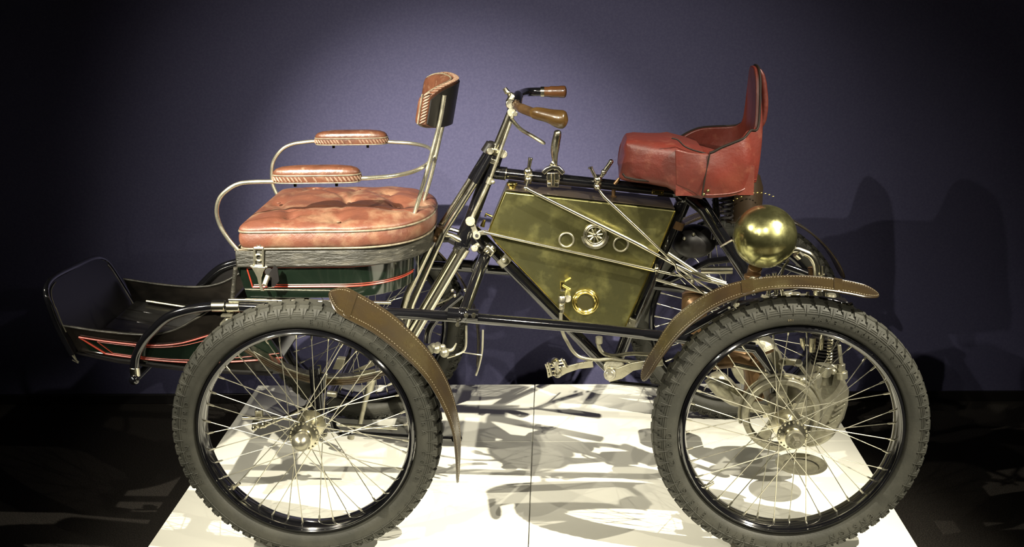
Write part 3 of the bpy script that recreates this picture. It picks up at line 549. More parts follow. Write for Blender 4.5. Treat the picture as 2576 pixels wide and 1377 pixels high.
# ---- leather strap mudguards
def guard(name, near, far, mirror, ends=0.0):
    g_ = empty(name, near[len(near) // 2] if not mirror else mir([near[len(near) // 2]])[0], Q4)
    A = spl(near, 16); B = spl(far, 16)
    if mirror: A = [V(a) for a in mir(A)]; B = [V(a) for a in mir(B)]
    n = len(A)
    # tongue-shaped ends
    A2 = []; B2 = []
    for i in range(n):
        s0 = min(i, n - 1 - i) / (0.5 * n); f = 1.0
        L_ = sum((A[j + 1] - A[j]).length for j in range(min(i, n - 1 - i))) if i < n / 2 else sum((A[j + 1] - A[j]).length for j in range(i, n - 1))
        f = math.sqrt(max(0.0, 1 - (1 - min(1.0, L_ / 0.045)) ** 2))
        mid = (A[i] + B[i]) / 2; A2.append(mid + (A[i] - mid) * max(f, 0.05)); B2.append(mid + (B[i] - mid) * max(f, 0.05))
    b = MB(); b.sheet(A2, B2, 0.004); b.obj('strap', M['strap'], g_, bevel=0.001, seg=1)
    # rolled edge and stitch line
    up = []
    for i in range(n):
        t = (A2[min(i + 1, n - 1)] - A2[max(0, i - 1)]); nn = t.cross(B2[i] - A2[i]).normalized(); up.append(nn)
    sg = 1 if sum(u.dot(((A2[i] + B2[i]) / 2) - Vector(((0 if A2[0].x < 0.7 and A2[-1].x < 0.7 else LX), ((A2[i] + B2[i]) / 2).y, RT))) for i, u in enumerate(up)) > 0 else -1
    b = MB(); b.tube([a + u * 0.0018 for a, u in zip(A2, up)], 0.0028, 8); b.tube([a + u * 0.0018 for a, u in zip(B2, up)], 0.0028, 8); b.obj('piping', M['strap'], g_)
    b = MB()
    for (E, F) in ((A2, B2), (B2, A2)):
        ln = [e + (f - e) * 0.11 + u * (0.0046 if sg > 0 else -0.0006) for e, f, u in zip(E, F, up)]
        fine = spl(ln, 2)
        acc = 0; st = None
        for i in range(len(fine) - 1):
            acc += (fine[i + 1] - fine[i]).length
            if acc > 0.0055:
                d = (fine[i + 1] - fine[i]).normalized(); b.tube([fine[i], fine[i] + d * 0.0036], 0.0007, 4); acc = 0
    o = b.obj('stitching', M['stitch'], g_); o['kind'] = 'stuff'
    return g_, A2, B2, up, sg
fgn = [(0.081, -0.04, 0.7023), (0.096, -0.04, 0.6779), (0.124, -0.04, 0.6574), (0.1996, -0.04, 0.612), (0.2936, -0.04, 0.5236), (0.34, -0.04, 0.4499), (0.3718, -0.04, 0.3645), (0.3804, -0.04, 0.2887), (0.3792, -0.04, 0.2207)]
fgf = [(0.0751, 0.05, 0.7109), (0.099, 0.05, 0.7086), (0.1303, 0.05, 0.696), (0.2224, 0.05, 0.6337), (0.3062, 0.05, 0.5431), (0.3538, 0.05, 0.4568), (0.3765, 0.05, 0.3692), (0.3823, 0.05, 0.2915), (0.3745, 0.05, 0.1739)]
def cross_band(info, i, w_=2):
    g_, A, B, up, sg = info; b = MB(); o_ = 0.0032 if sg > 0 else -0.0032
    b.sheet([A[i] + up[i] * o_, A[i + w_] + up[i + w_] * o_], [B[i] + up[i] * o_, B[i + w_] + up[i + w_] * o_], 0.003); b.obj('cross_strap', M['strap'], g_, bevel=0.0008, seg=1)
for mi in (False, True):
    inf = guard('front_mudguard', fgn, fgf, mi); cross_band(inf, 29, 5)
rgn = [(0.8569, -0.04, 0.4814), (0.8691, -0.04, 0.5095), (0.8897, -0.04, 0.5466), (0.944, -0.04, 0.6178), (1.0185, -0.04, 0.6777), (1.1117, -0.04, 0.7149), (1.1913, -0.04, 0.7242), (1.2619, -0.04, 0.7207), (1.3281, -0.04, 0.7104), (1.3738, -0.04, 0.7001), (1.4033, -0.04, 0.693)]
rgf = [(0.8472, 0.05, 0.4708), (0.8589, 0.05, 0.4997), (0.888, 0.05, 0.5506), (0.9361, 0.05, 0.6259), (1.0285, 0.05, 0.6924), (1.1221, 0.05, 0.7204), (1.2091, 0.05, 0.7279), (1.282, 0.05, 0.7242), (1.3503, 0.05, 0.7135), (1.3995, 0.05, 0.7009), (1.4273, 0.05, 0.6895)]
for mi in (False,):
    inf = guard('rear_mudguard', rgn, rgf, mi); cross_band(inf, 120, 5); cross_band(inf, 75, 5)
# far rear strap hangs further round its wheel
def arcg(r, y, a0, a1, n): return [Vector((LX + r * math.cos(D(a0 + (a1 - a0) * k / n)), y, RT + r * math.sin(D(a0 + (a1 - a0) * k / n)))) for k in range(n + 1)]
inf = guard('rear_mudguard', mir(arcg(0.368, 0.93, 150, 22, 14)), mir(arcg(0.372, 0.84, 150, 22, 14)), True)

# ---- front passenger seat: box, cushion, arm rail, pads, backrest
FS = empty('front_seat', (0.05, YC, 0.63), Q4)
def dplan(x0, x1, y0, y1, n=72, p=2.6, back=0.24):
    """D-shaped plan: straight front and sides, rounded back"""
    out = []; yc = (y0 + y1) / 2; hy = (y1 - y0) / 2; xb = x1 - back
    out.append((x0, y0)); m_ = 10
    for i in range(1, m_): out.append((x0 + (xb - x0) * i / m_, y0))
    for i in range(41):
        t = -PI / 2 + PI * i / 40; c_, s_ = math.cos(t), math.sin(t)
        out.append((xb + back * abs(c_) ** (2 / p), yc + hy * math.copysign(abs(s_) ** (2 / p), s_)))
    for i in range(1, m_ + 1): out.append((xb + (x0 - xb) * i / m_, y1))
    for i in range(1, 8): out.append((x0, y1 + (y0 - y1) * i / 8))
    return out
def slab(b, pl, z0, z1, k0=1.0, k1=1.0, c=(0.03, YC)):
    n = len(pl); vs = [(c[0] + (x - c[0]) * k0, c[1] + (y - c[1]) * k0, z0) for x, y in pl] + [(c[0] + (x - c[0]) * k1, c[1] + (y - c[1]) * k1, z1) for x, y in pl]
    b.add(vs, [tuple(range(n)), tuple(range(2 * n - 1, n - 1, -1))] + [(i, (i + 1) % n, n + (i + 1) % n, n + i) for i in range(n)])
pl_band = dplan(-0.205, 0.295, 0.195, 0.691, p=2.3, back=0.22)
pl_box = dplan(-0.208, 0.258, 0.210, 0.676, p=2.3, back=0.20)
b = MB(); slab(b, pl_box, 0.628, 0.724, 0.93, 1.0); b.obj('seat_box', M['green'], FS, bevel=0.002)
b = MB(); slab(b, pl_band, 0.722, 0.768); b.obj('seat_rim', M['band'], FS, bevel=0.004)
b = MB(); q = [(x, y, 0.7705) for x, y in dplan(-0.203, 0.293, 0.197, 0.689, p=2.3, back=0.22)]; b.tube(q, 0.0028, 8, closed=True); b.obj('seat_bead', M['piping'], FS)
# corner post and red lining on the near side of the box
fit('corner_post', M['band'], FS, lambda b: b.tube([(-0.207, 0.199, 0.722), (-0.226, 0.206, 0.632)], 0.006, 10))
def boxline(zr, x0, x1, y=0.2):
    # follow the box wall (tapers towards its foot)
    f = (zr - 0.628) / (0.724 - 0.628); k = 0.93 + 0.07 * f
    out = []
    for (x, y_) in pl_box:
        if y_ < YC + 0.02 and x0 <= x <= x1: out.append((0.03 + (x - 0.03) * k, YC + (y_ - YC) * k - 0.0012, zr))
    return out
l1 = boxline(0.662, -0.19, 0.252)
b = MB(); b.tube(l1, 0.0022, 6); b.tube([(a[0] + 0.004, a[1] + 0.0002, 0.668) for a in l1], 0.0010, 6)
l2 = boxline(0.718, -0.19, 0.252); b.tube([l1[0], l2[0]], 0.0022, 6); b.tube([l2[0], l2[1]], 0.0015, 6); b.tube([V(a) + Vector((0, 0, 0)) for a in l2], 0.0016, 6)
b.obj('coachline', M['line'], FS)
# cushion
def cush(x0, x1, y0, y1, z0, z1, crown, p, back):
    pl = dplan(x0, x1, y0, y1, p=p, back=back); n = len(pl); cx, cy = (x0 + x1) / 2, (y0 + y1) / 2
    # evenly spaced boundary
    seg = [math.dist(pl[i], pl[(i + 1) % n]) for i in range(n)]; tot = sum(seg); NU = 144; P_ = []
    acc = 0; i = 0; t = 0
    for k in range(NU):
        want = tot * k / NU
        while acc + seg[i] < want: acc += seg[i]; i += 1
        f = (want - acc) / seg[i]; a, c_ = pl[i], pl[(i + 1) % n]; P_.append((a[0] + (c_[0] - a[0]) * f, a[1] + (c_[1] - a[1]) * f))
    # soften corners
    for _ in range(5): P_ = [((P_[k - 1][0] + 2 * P_[k][0] + P_[(k + 1) % NU][0]) / 4, (P_[k - 1][1] + 2 * P_[k][1] + P_[(k + 1) % NU][1]) / 4) for k in range(NU)]
    btn = [(a[0], a[1]) for a in [(-0.0846, 0.6564, 0.845), (0.0548, 0.6312, 0.845), (0.1523, 0.5455, 0.845), (0.0575, 0.4465, 0.845), (0.2034, 0.403, 0.845), (-0.0632, 0.2574, 0.845), (0.0645, 0.238, 0.845), (-0.1466, 0.4617, 0.845)]]
    rings = []
    H = z1 - z0
    prof = [(0.0, 0.0), (0.6, 0.0), (0.94, 0.0), (0.985, 0.06), (1.0, 0.18), (1.008, 0.38), (1.005, 0.58), (0.995, 0.72), (0.992, 0.78), (1.0, 0.84), (0.998, 0.90), (0.985, 0.97), (0.965, 1.03), (0.935, 1.08)]
    pr = [(r, z0 + H * h, 0) for r, h in prof]
    m_ = 30
    for k in range(1, m_ + 1):
        r = 0.935 * (1 - k / m_); pr.append((r, z0 + H * 1.08 + crown * (1 - (r / 0.935) ** 2) ** 0.7, 1))
    vs = []
    for (r, z, top) in pr:
        for (x, y) in P_:
            X = cx + (x - cx) * r; Y = cy + (y - cy) * r; Z = z
            if top:
                for (bx, by) in btn:
                    d2 = (X - bx) ** 2 + (Y - by) ** 2; Z -= 0.013 * math.exp(-d2 / 0.00035) + 0.006 * math.exp(-d2 / 0.0025)
                # pleats joining the buttons
                for (i1, i2) in ((0, 3), (3, 1), (1, 4), (4, 2), (3, 6), (0, 7), (7, 5)):
                    ax_, ay_ = btn[i1]; bx, by = btn[i2]; L2 = (bx - ax_) ** 2 + (by - ay_) ** 2
                    t = max(0, min(1, ((X - ax_) * (bx - ax_) + (Y - ay_) * (by - ay_)) / L2)); d2 = (X - ax_ - t * (bx - ax_)) ** 2 + (Y - ay_ - t * (by - ay_)) ** 2
                    Z -= 0.005 * math.exp(-d2 / 0.00010)
                # sagging fold behind the near roll
                yf = 0.335 + 0.012 * math.sin(X * 22); e = math.exp(-((Y - yf) / 0.013) ** 2)
                fx = max(0, min(1, (X + 0.20) / 0.15)) * max(0, min(1, (0.27 - X) / 0.03))
                Z -= 0.046 * e * (0.35 + 0.65 * max(0, min(1, (X + 0.10) / 0.10))) * fx
                Z += 0.009 * math.exp(-((Y - yf + 0.055) / 0.04) ** 2) * fx
                Z -= 0.006 * max(0, min(1, (Y - yf) / 0.03)) * (1 - max(0, min(1, (Y - yf - 0.05) / 0.12)))
                Z += 0.0018 * math.sin(X * 60 + Y * 31) * math.sin(Y * 47 - X * 13)
            else: Z += 0.0012 * math.sin(X * 50) * (1 if r > .9 else 0)
            vs.append((X, Y, Z))
    b = MB(); NR = len(pr); b.add(vs, [(j * NU + i, j * NU + (i + 1) % NU, (j + 1) * NU + (i + 1) % NU, (j + 1) * NU + i) for j in range(NR - 1) for i in range(NU)])
    return b, P_, btn
b, bp_, btn = cush(-0.194, 0.302, 0.188, 0.698, 0.773, 0.833, 0.020, 2.5, 0.22)
b.obj('cushion', M['rose'], FS, angle=60)
b = MB(); cx, cy = 0.054, 0.443
b.tube([(cx + (x - cx) * 0.999, cy + (y - cy) * 0.999, 0.8195) for x, y in bp_], 0.0028, 8, closed=True); b.tube([(cx + (x - cx) * 0.99, cy + (y - cy) * 0.99, 0.7745) for x, y in bp_], 0.0026, 8, closed=True)
b.obj('piping', M['piping'], FS)
for (x, y) in btn:
    fit('button', M['rose'], FS, lambda b: b.sphere((x, y, 0.8385 if y > 0.42 else 0.834), (0.0062, 0.0062, 0.0028), 12))
# arm rail: one nickel rod looping round the seat
rail = [(-0.196, 0.2, 0.768)] + list([(-0.2167, 0.2, 0.7946), (-0.2366, 0.2, 0.8312), (-0.2445, 0.2, 0.8706), (-0.2339, 0.2, 0.9074), (-0.2078, 0.2, 0.9323), (-0.1775, 0.2, 0.9466), (-0.1389, 0.2, 0.9504), (-0.0871, 0.2, 0.9508), (0.0265, 0.2, 0.9517), (0.1348, 0.2, 0.9567)])
rail += [(0.161, 0.203, 0.957), (0.222, 0.23, 0.957), (0.268, 0.30, 0.957), (0.292, 0.40, 0.960), (0.295, 0.50, 0.964), (0.270, 0.60, 0.968), (0.215, 0.665, 0.970), (0.144, 0.688, 0.972)]
rail += list([(0.1201, 0.69, 0.9735), (0.0309, 0.69, 0.9782), (-0.0708, 0.69, 0.9771), (-0.1129, 0.69, 0.974), (-0.1493, 0.69, 0.9684), (-0.1804, 0.69, 0.9532), (-0.2068, 0.69, 0.9222), (-0.2167, 0.69, 0.8884), (-0.2172, 0.69, 0.8494), (-0.2084, 0.69, 0.8212), (-0.1969, 0.69, 0.7964)]) + [(-0.185, 0.688, 0.768)]
b = MB(); b.tube(spl(rail, 5), 0.0056, 14); b.obj('arm_rail', M['rail'], FS)
def armpad(x0, x1, y, zb, h):
    g_ = empty('arm_pad', ((x0 + x1) / 2, y, zb), FS)
    hx = (x1 - x0) / 2; cx = (x0 + x1) / 2; hy = 0.028
    def ol(k, n=64): return [(cx + hx * k * math.copysign(abs(math.cos(2 * PI * i / n)) ** 0.42, math.cos(2 * PI * i / n)), y + hy * k * math.copysign(abs(math.sin(2 * PI * i / n)) ** 0.75, math.sin(2 * PI * i / n))) for i in range(n)]
    n = 64; vs = []; prof = [(0.2, 0.002), (0.96, 0.0), (1.0, 0.1), (1.0, 0.42), (0.985, 0.48), (1.0, 0.54), (0.985, 0.68), (0.93, 0.82), (0.82, 0.92), (0.6, 0.985), (0.3, 1.0), (0.0, 1.0)]
    for k, hh in prof: vs += [(a, c_, zb + h * hh) for a, c_ in ol(k)]
    b = MB(); b.add(vs, [(j * n + i, j * n + (i + 1) % n, (j + 1) * n + (i + 1) % n, (j + 1) * n + i) for j in range(len(prof) - 1) for i in range(n)]); b.add(vs[:n], [tuple(range(n))])
    fitm = b.obj('pad', M['tan'], g_, angle=60)
    b = MB(); b.tube([(a, c_, zb + h * 0.49) for a, c_ in ol(1.005)], 0.0018, 6, closed=True); b.tube([(a, c_, zb + h * 0.02) for a, c_ in ol(0.99)], 0.0016, 6, closed=True); b.obj('piping', M['piping'], g_)
    b = MB(); o_ = ol(1.008, 256); seg = 0; k = 0; last = None; tot = 0
    P_ = []; acc = 0
    for i in range(256):
        a, c_ = o_[i], o_[(i + 1) % 256]; acc += math.dist(a, c_)
        if acc > 0.0085: acc = 0; P_.append((a, c_))
    for a, c_ in P_:
        d = Vector((c_[0] - a[0], c_[1] - a[1], 0)).normalized(); p0 = Vector((a[0], a[1], zb + h * 0.40)) - d * 0.004; p1 = Vector((a[0], a[1], zb + h * 0.10)) + d * 0.005
        b.tube([p0, (p0 + p1) / 2, p1], [0.0014, 0.0030, 0.0014], 6)
    b.obj('braid', M['braid'], g_)['kind'] = 'stuff'
    b = MB(); 
    for f in (-0.5, 0.45): b.cyl((cx + hx * f, y - 0.004, zb - 0.002), (cx + hx * f, y - 0.004, zb - 0.012), 0.004)
    b.obj('stud', M['blackmatt'], g_)
armpad(-0.089, 0.137, 0.200, 0.950, 0.041); armpad(-0.078, 0.138, 0.690, 0.968, 0.040)
# backrest: curved pad on twin rods
def brpt(y, off, z):      # off = distance behind the front face
    u = (y - YC) / 0.150; u = max(-1.2, min(1.2, u)); tilt = (z - 1.05) * 0.20
    x = 0.327 + tilt - 0.080 * abs(u) ** 1.8 + off; return (x, y, z)
def backpad(front, back, zb_fn, zt_fn, bul, y0=0.315, y1=0.592, nu=36, nv=14):
    b = MB(); vs = []
    for side in (0, 1):
        for j in range(nv + 1):
            for i in range(nu + 1):
                u = i / nu; v = j / nv; y = y0 + (y1 - y0) * u; uu = 2 * u - 1; vv = 2 * v - 1
                e = (1 - uu ** 6) ** 0.5 * (1 - vv ** 6) ** 0.5 if side == 0 else 0
                zz0 = zb_fn(uu); zz1 = zt_fn(uu); z = zz0 + (zz1 - zz0) * v
                vs.append(brpt(y, (front - bul * e) if side == 0 else back, z))
    W_ = nu + 1; o2 = W_ * (nv + 1); fs = []
    for j in range(nv):
        for i in range(nu):
            a = j * W_ + i; fs.append((a, a + 1, a + W_ + 1, a + W_)); fs.append((o2 + a, o2 + a + W_, o2 + a + W_ + 1, o2 + a + 1))
    for i in range(nu): fs.append((i, o2 + i, o2 + i + 1, i + 1)); a = nv * W_ + i; fs.append((a, a + 1, o2 + a + 1, o2 + a))
    for j in range(nv): a = j * W_; fs.append((a, a + W_, o2 + a + W_, o2 + a)); a += nu; fs.append((a, o2 + a, o2 + a + W_, a + W_))
    b.add(vs, fs); return b
BRP = empty('backrest', (0.34, YC, 1.06), FS)
zb = lambda u: 1.062 + 0.018 * abs(u) ** 6; zt = lambda u: 1.180 + 0.012 * u - 0.022 * abs(u) ** 5
backpad(0.0, 0.008, zb, zt, 0.022).obj('pad', M['tan'], BRP, angle=60)
backpad(0.0085, 0.024, lambda u: zb(u) - 0.003, lambda u: zt(u) + 0.003, 0.0).obj('border', M['copper'] if False else M['tan'], BRP, bevel=0.002)
backpad(0.0245, 0.028, lambda u: zb(u) - 0.002, lambda u: zt(u) - 0.006, 0.0, 0.317, 0.590).obj('backing', M['blackmatt'], BRP)
b = MB(); q = [brpt(0.315 + 0.277 * i / 30, 0.003, zt(2 * i / 30 - 1) + 0.001) for i in range(31)] + [brpt(0.592, 0.003, zt(1) - 0.12 * k / 6) for k in range(1, 6)] + [brpt(0.592 - 0.277 * i / 30, 0.003, zb(1 - 2 * i / 30) - 0.001) for i in range(31)] + [brpt(0.315, 0.003, zb(-1) + 0.095 * k / 5) for k in range(1, 5)]
b.tube(q, 0.0024, 8, closed=True); b.obj('piping', M['piping'], BRP)
b = MB()
for k in range(10):
    z = 1.082 + 0.0082 * k; p0 = V(brpt(0.3135, 0.010, z - 0.003)); p1 = V(brpt(0.3135, 0.024, z + 0.005)); b.tube([p0, (p0 + p1) / 2, p1], [0.0012, 0.0027, 0.0012], 6)
for k in range(27):
    y = 0.322 + 0.0099 * k; u = 2 * (y - 0.315) / 0.277 - 1; p0 = V(brpt(y - 0.003, 0.010, zt(u) + 0.0035)); p1 = V(brpt(y + 0.005, 0.024, zt(u) + 0.0035)); b.tube([p0, (p0 + p1) / 2, p1], [0.0012, 0.0027, 0.0012], 6)
b.obj('braid', M['braid'], BRP)['kind'] = 'stuff'
fit('post', M['rail'], BRP, lambda b: b.tube(spl([(0.3461, 0.345, 1.1487), (0.3371, 0.345, 1.1017), (0.3248, 0.345, 1.0542), (0.29, 0.34, 0.9375), (0.257, 0.34, 0.8395), (0.2474, 0.33, 0.8142)], 4), 0.0058, 12), lambda b: b.tube([(0.2474, 0.33, 0.8142), (0.2406, 0.325, 0.7934), (0.2324, 0.32, 0.7647)], [0.0062, 0.0085, 0.0045], 12))
fit('post', M['rail'], BRP, lambda b: b.tube(spl([(0.3401, 0.475, 1.1332), (0.3301, 0.475, 1.0676), (0.3173, 0.475, 1.018), (0.2889, 0.475, 0.9117), (0.2595, 0.475, 0.8207), (0.2441, 0.475, 0.7746)], 4), 0.0056, 12))
# latch on the box side
LT = empty('latch', (-0.1407, 0.185, 0.7506), FS); PA = M['rail']
fit('plate', PA, LT, lambda b: b.tube([(-0.1541, 0.19, 0.7299), (-0.1501, 0.19, 0.7794)], 0.0032, 8), lambda b: b.tube([(-0.132, 0.19, 0.7297), (-0.1271, 0.19, 0.7792)], 0.0032, 8), lambda b: b.tube([(-0.1503, 0.19, 0.7773), (-0.1273, 0.19, 0.7771)], 0.0036, 8), lambda b: b.tube([(-0.1541, 0.19, 0.7299), (-0.131, 0.19, 0.7297)], 0.0028, 8),
    lambda b: b.torus((-0.1414, 0.19, 0.7514), (0, 1, 0), 0.0085, 0.0032, 32, 8), lambda b: b.torus((-0.1382, 0.19, 0.7847), (0, 1, 0), 0.0042, 0.0028, 20, 8), bevel=0.0)
fit('tongue', PA, LT, lambda b: b.sheet([(-0.1621, 0.188, 0.7294), (-0.1539, 0.188, 0.7131), (-0.1478, 0.188, 0.6978), (-0.1451, 0.188, 0.6782), (-0.1411, 0.188, 0.6618)], [(-0.1212, 0.188, 0.7269), (-0.1308, 0.188, 0.7129), (-0.1362, 0.188, 0.6977), (-0.1377, 0.188, 0.6781), (-0.1316, 0.188, 0.6617)], 0.006), lambda b: b.sphere((-0.1603, 0.185, 0.7291), 0.004), lambda b: b.sphere((-0.1216, 0.185, 0.7267), 0.004), bevel=0.0015)
fit('handle', PA, LT, lambda b: b.cyl((-0.1226, 0.155, 0.6856), (-0.1152, 0.17, 0.7071), 0.0068, n=20), lambda b: b.box((-0.1144, 0.185, 0.6832), (0.012, 0.02, 0.022)), bevel=0.0015)
fit('handle_bracket', M['blackmatt'], LT, lambda b: b.prism([(-0.0976, 0.175, 0.7336), (-0.0899, 0.175, 0.7249), (-0.0883, 0.175, 0.6903), (-0.1021, 0.175, 0.6752), (-0.121, 0.175, 0.6753), (-0.1141, 0.175, 0.71)], (0, 0, 0), (0, 0.004, 0)), lambda b: b.cyl((-0.1149, 0.18, 0.715), (-0.1203, 0.2, 0.7094), 0.010))
for y in (0.197, 0.689): fit('sill_rail', CH, FS, lambda b: b.tube([(-0.232, y, 0.6335), (0.20, y, 0.622)], 0.0052, 12))

# ---- footwell body at the front
FB = empty('footwell', (-0.45, YC, 0.47), Q4)
topz = spl([(-0.700, 0, 0.557), (-0.60, 0, 0.540), (-0.481, 0, 0.529), (-0.40, 0, 0.540), (-0.33, 0, 0.575), (-0.27, 0, 0.610), (-0.20, 0, 0.628)], 5)
botz = spl([(-0.668, 0, 0.474), (-0.56, 0, 0.452), (-0.45, 0, 0.436), (-0.356, 0, 0.424), (-0.25, 0, 0.414), (-0.14, 0, 0.412), (-0.08, 0, 0.415)], 5)
def wall(y0, y1, flare, name, m_, dz0=0.0, dz1=0.0, xa=None, parent=FB, t=0.010):
    b = MB(); A = [Vector((a.x, y0, a.z - dz1)) for a in topz]; Bq = [Vector((a.x, y1, a.z + dz0)) for a in botz]
    b.sheet(A, Bq, t); return b.obj(name, m_, parent, bevel=0.001, seg=1)
wall(0.214, 0.226, 0, 'side_panel', M['floorwood']); wall(0.670, 0.658, 0, 'side_panel', M['floorwood'])
b = MB(); b.tube([(a.x, 0.215, a.z + 0.002) for a in topz], 0.0036, 8); b.obj('edge_moulding', M['band'], FB); b = MB(); b.tube([(a.x, 0.669, a.z + 0.002) for a in topz], 0.0036, 8); b.obj('edge_moulding', M['band'], FB)
# black margins and red lining on the near panel (flat painted borders standing 1 mm proud)
def lerpz(k, i): a, c_ = topz[i], botz[i]; y = 0.214 + (0.226 - 0.214) * k; return Vector((a.x + (c_.x - a.x) * k, y - 0.0118 if False else y - 0.0015, a.z + (c_.z - a.z) * k))
NT = len(topz)
for sgy in (1,):
    b = MB(); b.sheet([lerpz(0.30, i) + Vector((0.0, -0.0010, 0)) for i in range(2, NT)], [lerpz(0.78, i) + Vector((0.004 if i < 4 else 0, -0.0010, 0)) for i in range(2, NT)], 0.0015); b.obj('painted_panel', M['green'], FB)
    b = MB()
    lo_ = [lerpz(0.78, i) + Vector((0, -0.003, 0)) for i in range(4, NT)]; hi_ = [lerpz(0.30, i) + Vector((0, -0.003, 0)) for i in range(2, NT)]
    b.tube(lo_, 0.0024, 6); b.tube(hi_, 0.0024, 6); b.tube([hi_[0], lo_[0]], 0.0024, 6)
    lo2 = [lerpz(0.72, i) + Vector((0, -0.003, 0)) for i in range(5, NT)]; hi2 = [lerpz(0.36, i) + Vector((0, -0.003, 0)) for i in range(4, NT)]
    b.tube(lo2, 0.0010, 6); b.tube(hi2, 0.0010, 6); b.tube([hi2[0], lo2[0]], 0.0010, 6); b.obj('coachline', M['line'], FB)
# floor boards
bx = [(-0.668, 0.482), (-0.56, 0.462), (-0.45, 0.450), (-0.33, 0.452)]
for k in range(5):
    y0 = 0.218 + 0.0904 * k; y1 = y0 + 0.0894
    b = MB(); b.sheet([(x, y0, z) for x, z in bx], [(x, y1, z) for x, z in bx], 0.008); b.obj('floor_board', M['floorwood'], FB, bevel=0.0015, seg=1)
for (a_, c_) in (((-0.335, 0.452), (-0.262, 0.515)), ((-0.262, 0.515), (-0.225, 0.625))):
    b = MB(); b.sheet([(a_[0], 0.216, a_[1]), (c_[0], 0.216, c_[1])], [(a_[0], 0.670, a_[1]), (c_[0], 0.670, c_[1])], 0.008); b.obj('riser_board', M['floorwood'], FB, bevel=0.0015, seg=1)
# inner far ledge strip catching the light
fit('tread_strip', M['alloy'], FB, lambda b: b.tube([(-0.63, 0.652, 0.492), (-0.50, 0.652, 0.470), (-0.36, 0.652, 0.466)], 0.0035, 6))
# dash: upright board with rounded top corners and a rolled edge
dash = [V((-0.672, 0.205, 0.478)), V((-0.700, 0.203, 0.556)), V((-0.713, 0.198, 0.620)), V((-0.722, 0.205, 0.650)), V((-0.728, 0.230, 0.668)), V((-0.735, 0.300, 0.672)), V((-0.742, 0.45, 0.660)), V((-0.750, 0.585, 0.646)), V((-0.748, 0.640, 0.632)), V((-0.738, 0.672, 0.605)), V((-0.712, 0.682, 0.545)), V((-0.676, 0.682, 0.470))]
db = spl(dash, 5)
b = MB(); n = len(db); b.add([q for q in db] + [q + Vector((-0.010, 0, 0)) for q in db], [tuple(range(n)), tuple(range(2 * n - 1, n - 1, -1))] + [(i, i + n, (i + 1) % n + n, (i + 1) % n) for i in range(n)])
b.obj('dashboard', M['blackmatt'], FB)
fit('dash_edging', BK, FB, lambda b: b.tube([q + Vector((-0.005, 0, 0)) for q in db], 0.0085, 10))
fit('dash_beading', M['alloy'], FB, lambda b: b.tube([q + Vector((0.004, 0.010 if q.y < YC else -0.010, -0.008 if q.z > .62 else 0)) for q in db[4:24]], 0.0018, 6), lambda b: b.tube([q + Vector((0.004, -0.014, -0.004)) for q in db[-12:]], 0.0018, 6))
fit('dash_foot', M['alloy'], FB, lambda b: b.tube([(-0.664, 0.222, 0.487), (-0.668, 0.664, 0.483)], 0.0022, 6))
b = MB(); b.sheet([(-0.672, 0.216, 0.476), (-0.56, 0.216, 0.449), (-0.45, 0.216, 0.434), (-0.356, 0.216, 0.422), (-0.14, 0.216, 0.410)], [(-0.672, 0.670, 0.476), (-0.56, 0.670, 0.449), (-0.45, 0.670, 0.434), (-0.356, 0.670, 0.422), (-0.14, 0.670, 0.410)], 0.004); b.obj('under_panel', M['blackmatt'], FB)
fit('foot_bracket', M['alloy'], FB, lambda b: b.tube([(-0.703, 0.24, 0.4805), (-0.6978, 0.24, 0.4689), (-0.6867, 0.24, 0.4514), (-0.6788, 0.24, 0.4433)], 0.0022, 6), lambda b: b.tube([(-0.6909, 0.24, 0.4712), (-0.6813, 0.24, 0.4409), (-0.6957, 0.24, 0.4503)], 0.0018, 6))
fit('body_bracket', M['alloy'], FB, lambda b: b.sphere((-0.2371, 0.19, 0.5767), 0.0095, 14), lambda b: b.cyl((-0.231, 0.195, 0.5895), (-0.2465, 0.195, 0.5595), 0.006), lambda b: b.box((-0.2393, 0.195, 0.5918), (0.030, 0.02, 0.005)))

# ---- front axle, springs, knuckles
FA = empty('front_axle', (0.0, YC, 0.34), Q4)
def leafspring(y):
    g_ = empty('leaf_spring', (0.02, y, 0.42), FA)
    pts = spl([(-0.2495, 0.2, 0.5657), (-0.2149, 0.2, 0.5171), (-0.166, 0.2, 0.4817), (-0.1142, 0.2, 0.4519), (-0.0618, 0.2, 0.4288), (-0.0086, 0.2, 0.4148), (0.0454, 0.2, 0.4122), (0.0997, 0.2, 0.4166), (0.1652, 0.2, 0.4311), (0.2414, 0.2, 0.4535), (0.3177, 0.2, 0.4893)], 4)
    for k in range(4):
        a_ = int(len(pts) * 0.07 * k); c_ = len(pts) - a_; q = [V(p_) + Vector((0, 0, -0.0060 * k)) for p_ in pts[a_:c_]]
        b = MB(); b.sheet([Vector((p_.x, y - 0.016, p_.z)) for p_ in q], [Vector((p_.x, y + 0.016, p_.z)) for p_ in q], 0.0050); b.obj('leaf', M['strap'] if k else M['nickel'], g_, bevel=0.0008, seg=1)
    b = MB(); b.sphere((pts[-1].x, y - 0.012, pts[-1].z + 0.006), 0.0125, 14); b.cyl((pts[-1].x, y - 0.02, pts[-1].z + 0.006), (pts[-1].x, y + 0.02, pts[-1].z + 0.006), 0.009); b.cyl((pts[0].x, y - 0.02, pts[0].z + 0.004), (pts[0].x, y + 0.02, pts[0].z + 0.004), 0.008); b.obj('shackle', M['alloy'], g_)
leafspring(0.2); leafspring(0.686)
fit('axle_beam', BK, FA, lambda b: b.tube([(0.0, 0.09, 0.355), (0.0, 0.18, 0.345), (0.0, 0.30, 0.32), (0.0, 0.586, 0.32), (0.0, 0.706, 0.345), (0.0, 0.796, 0.355)], 0.016, 16))
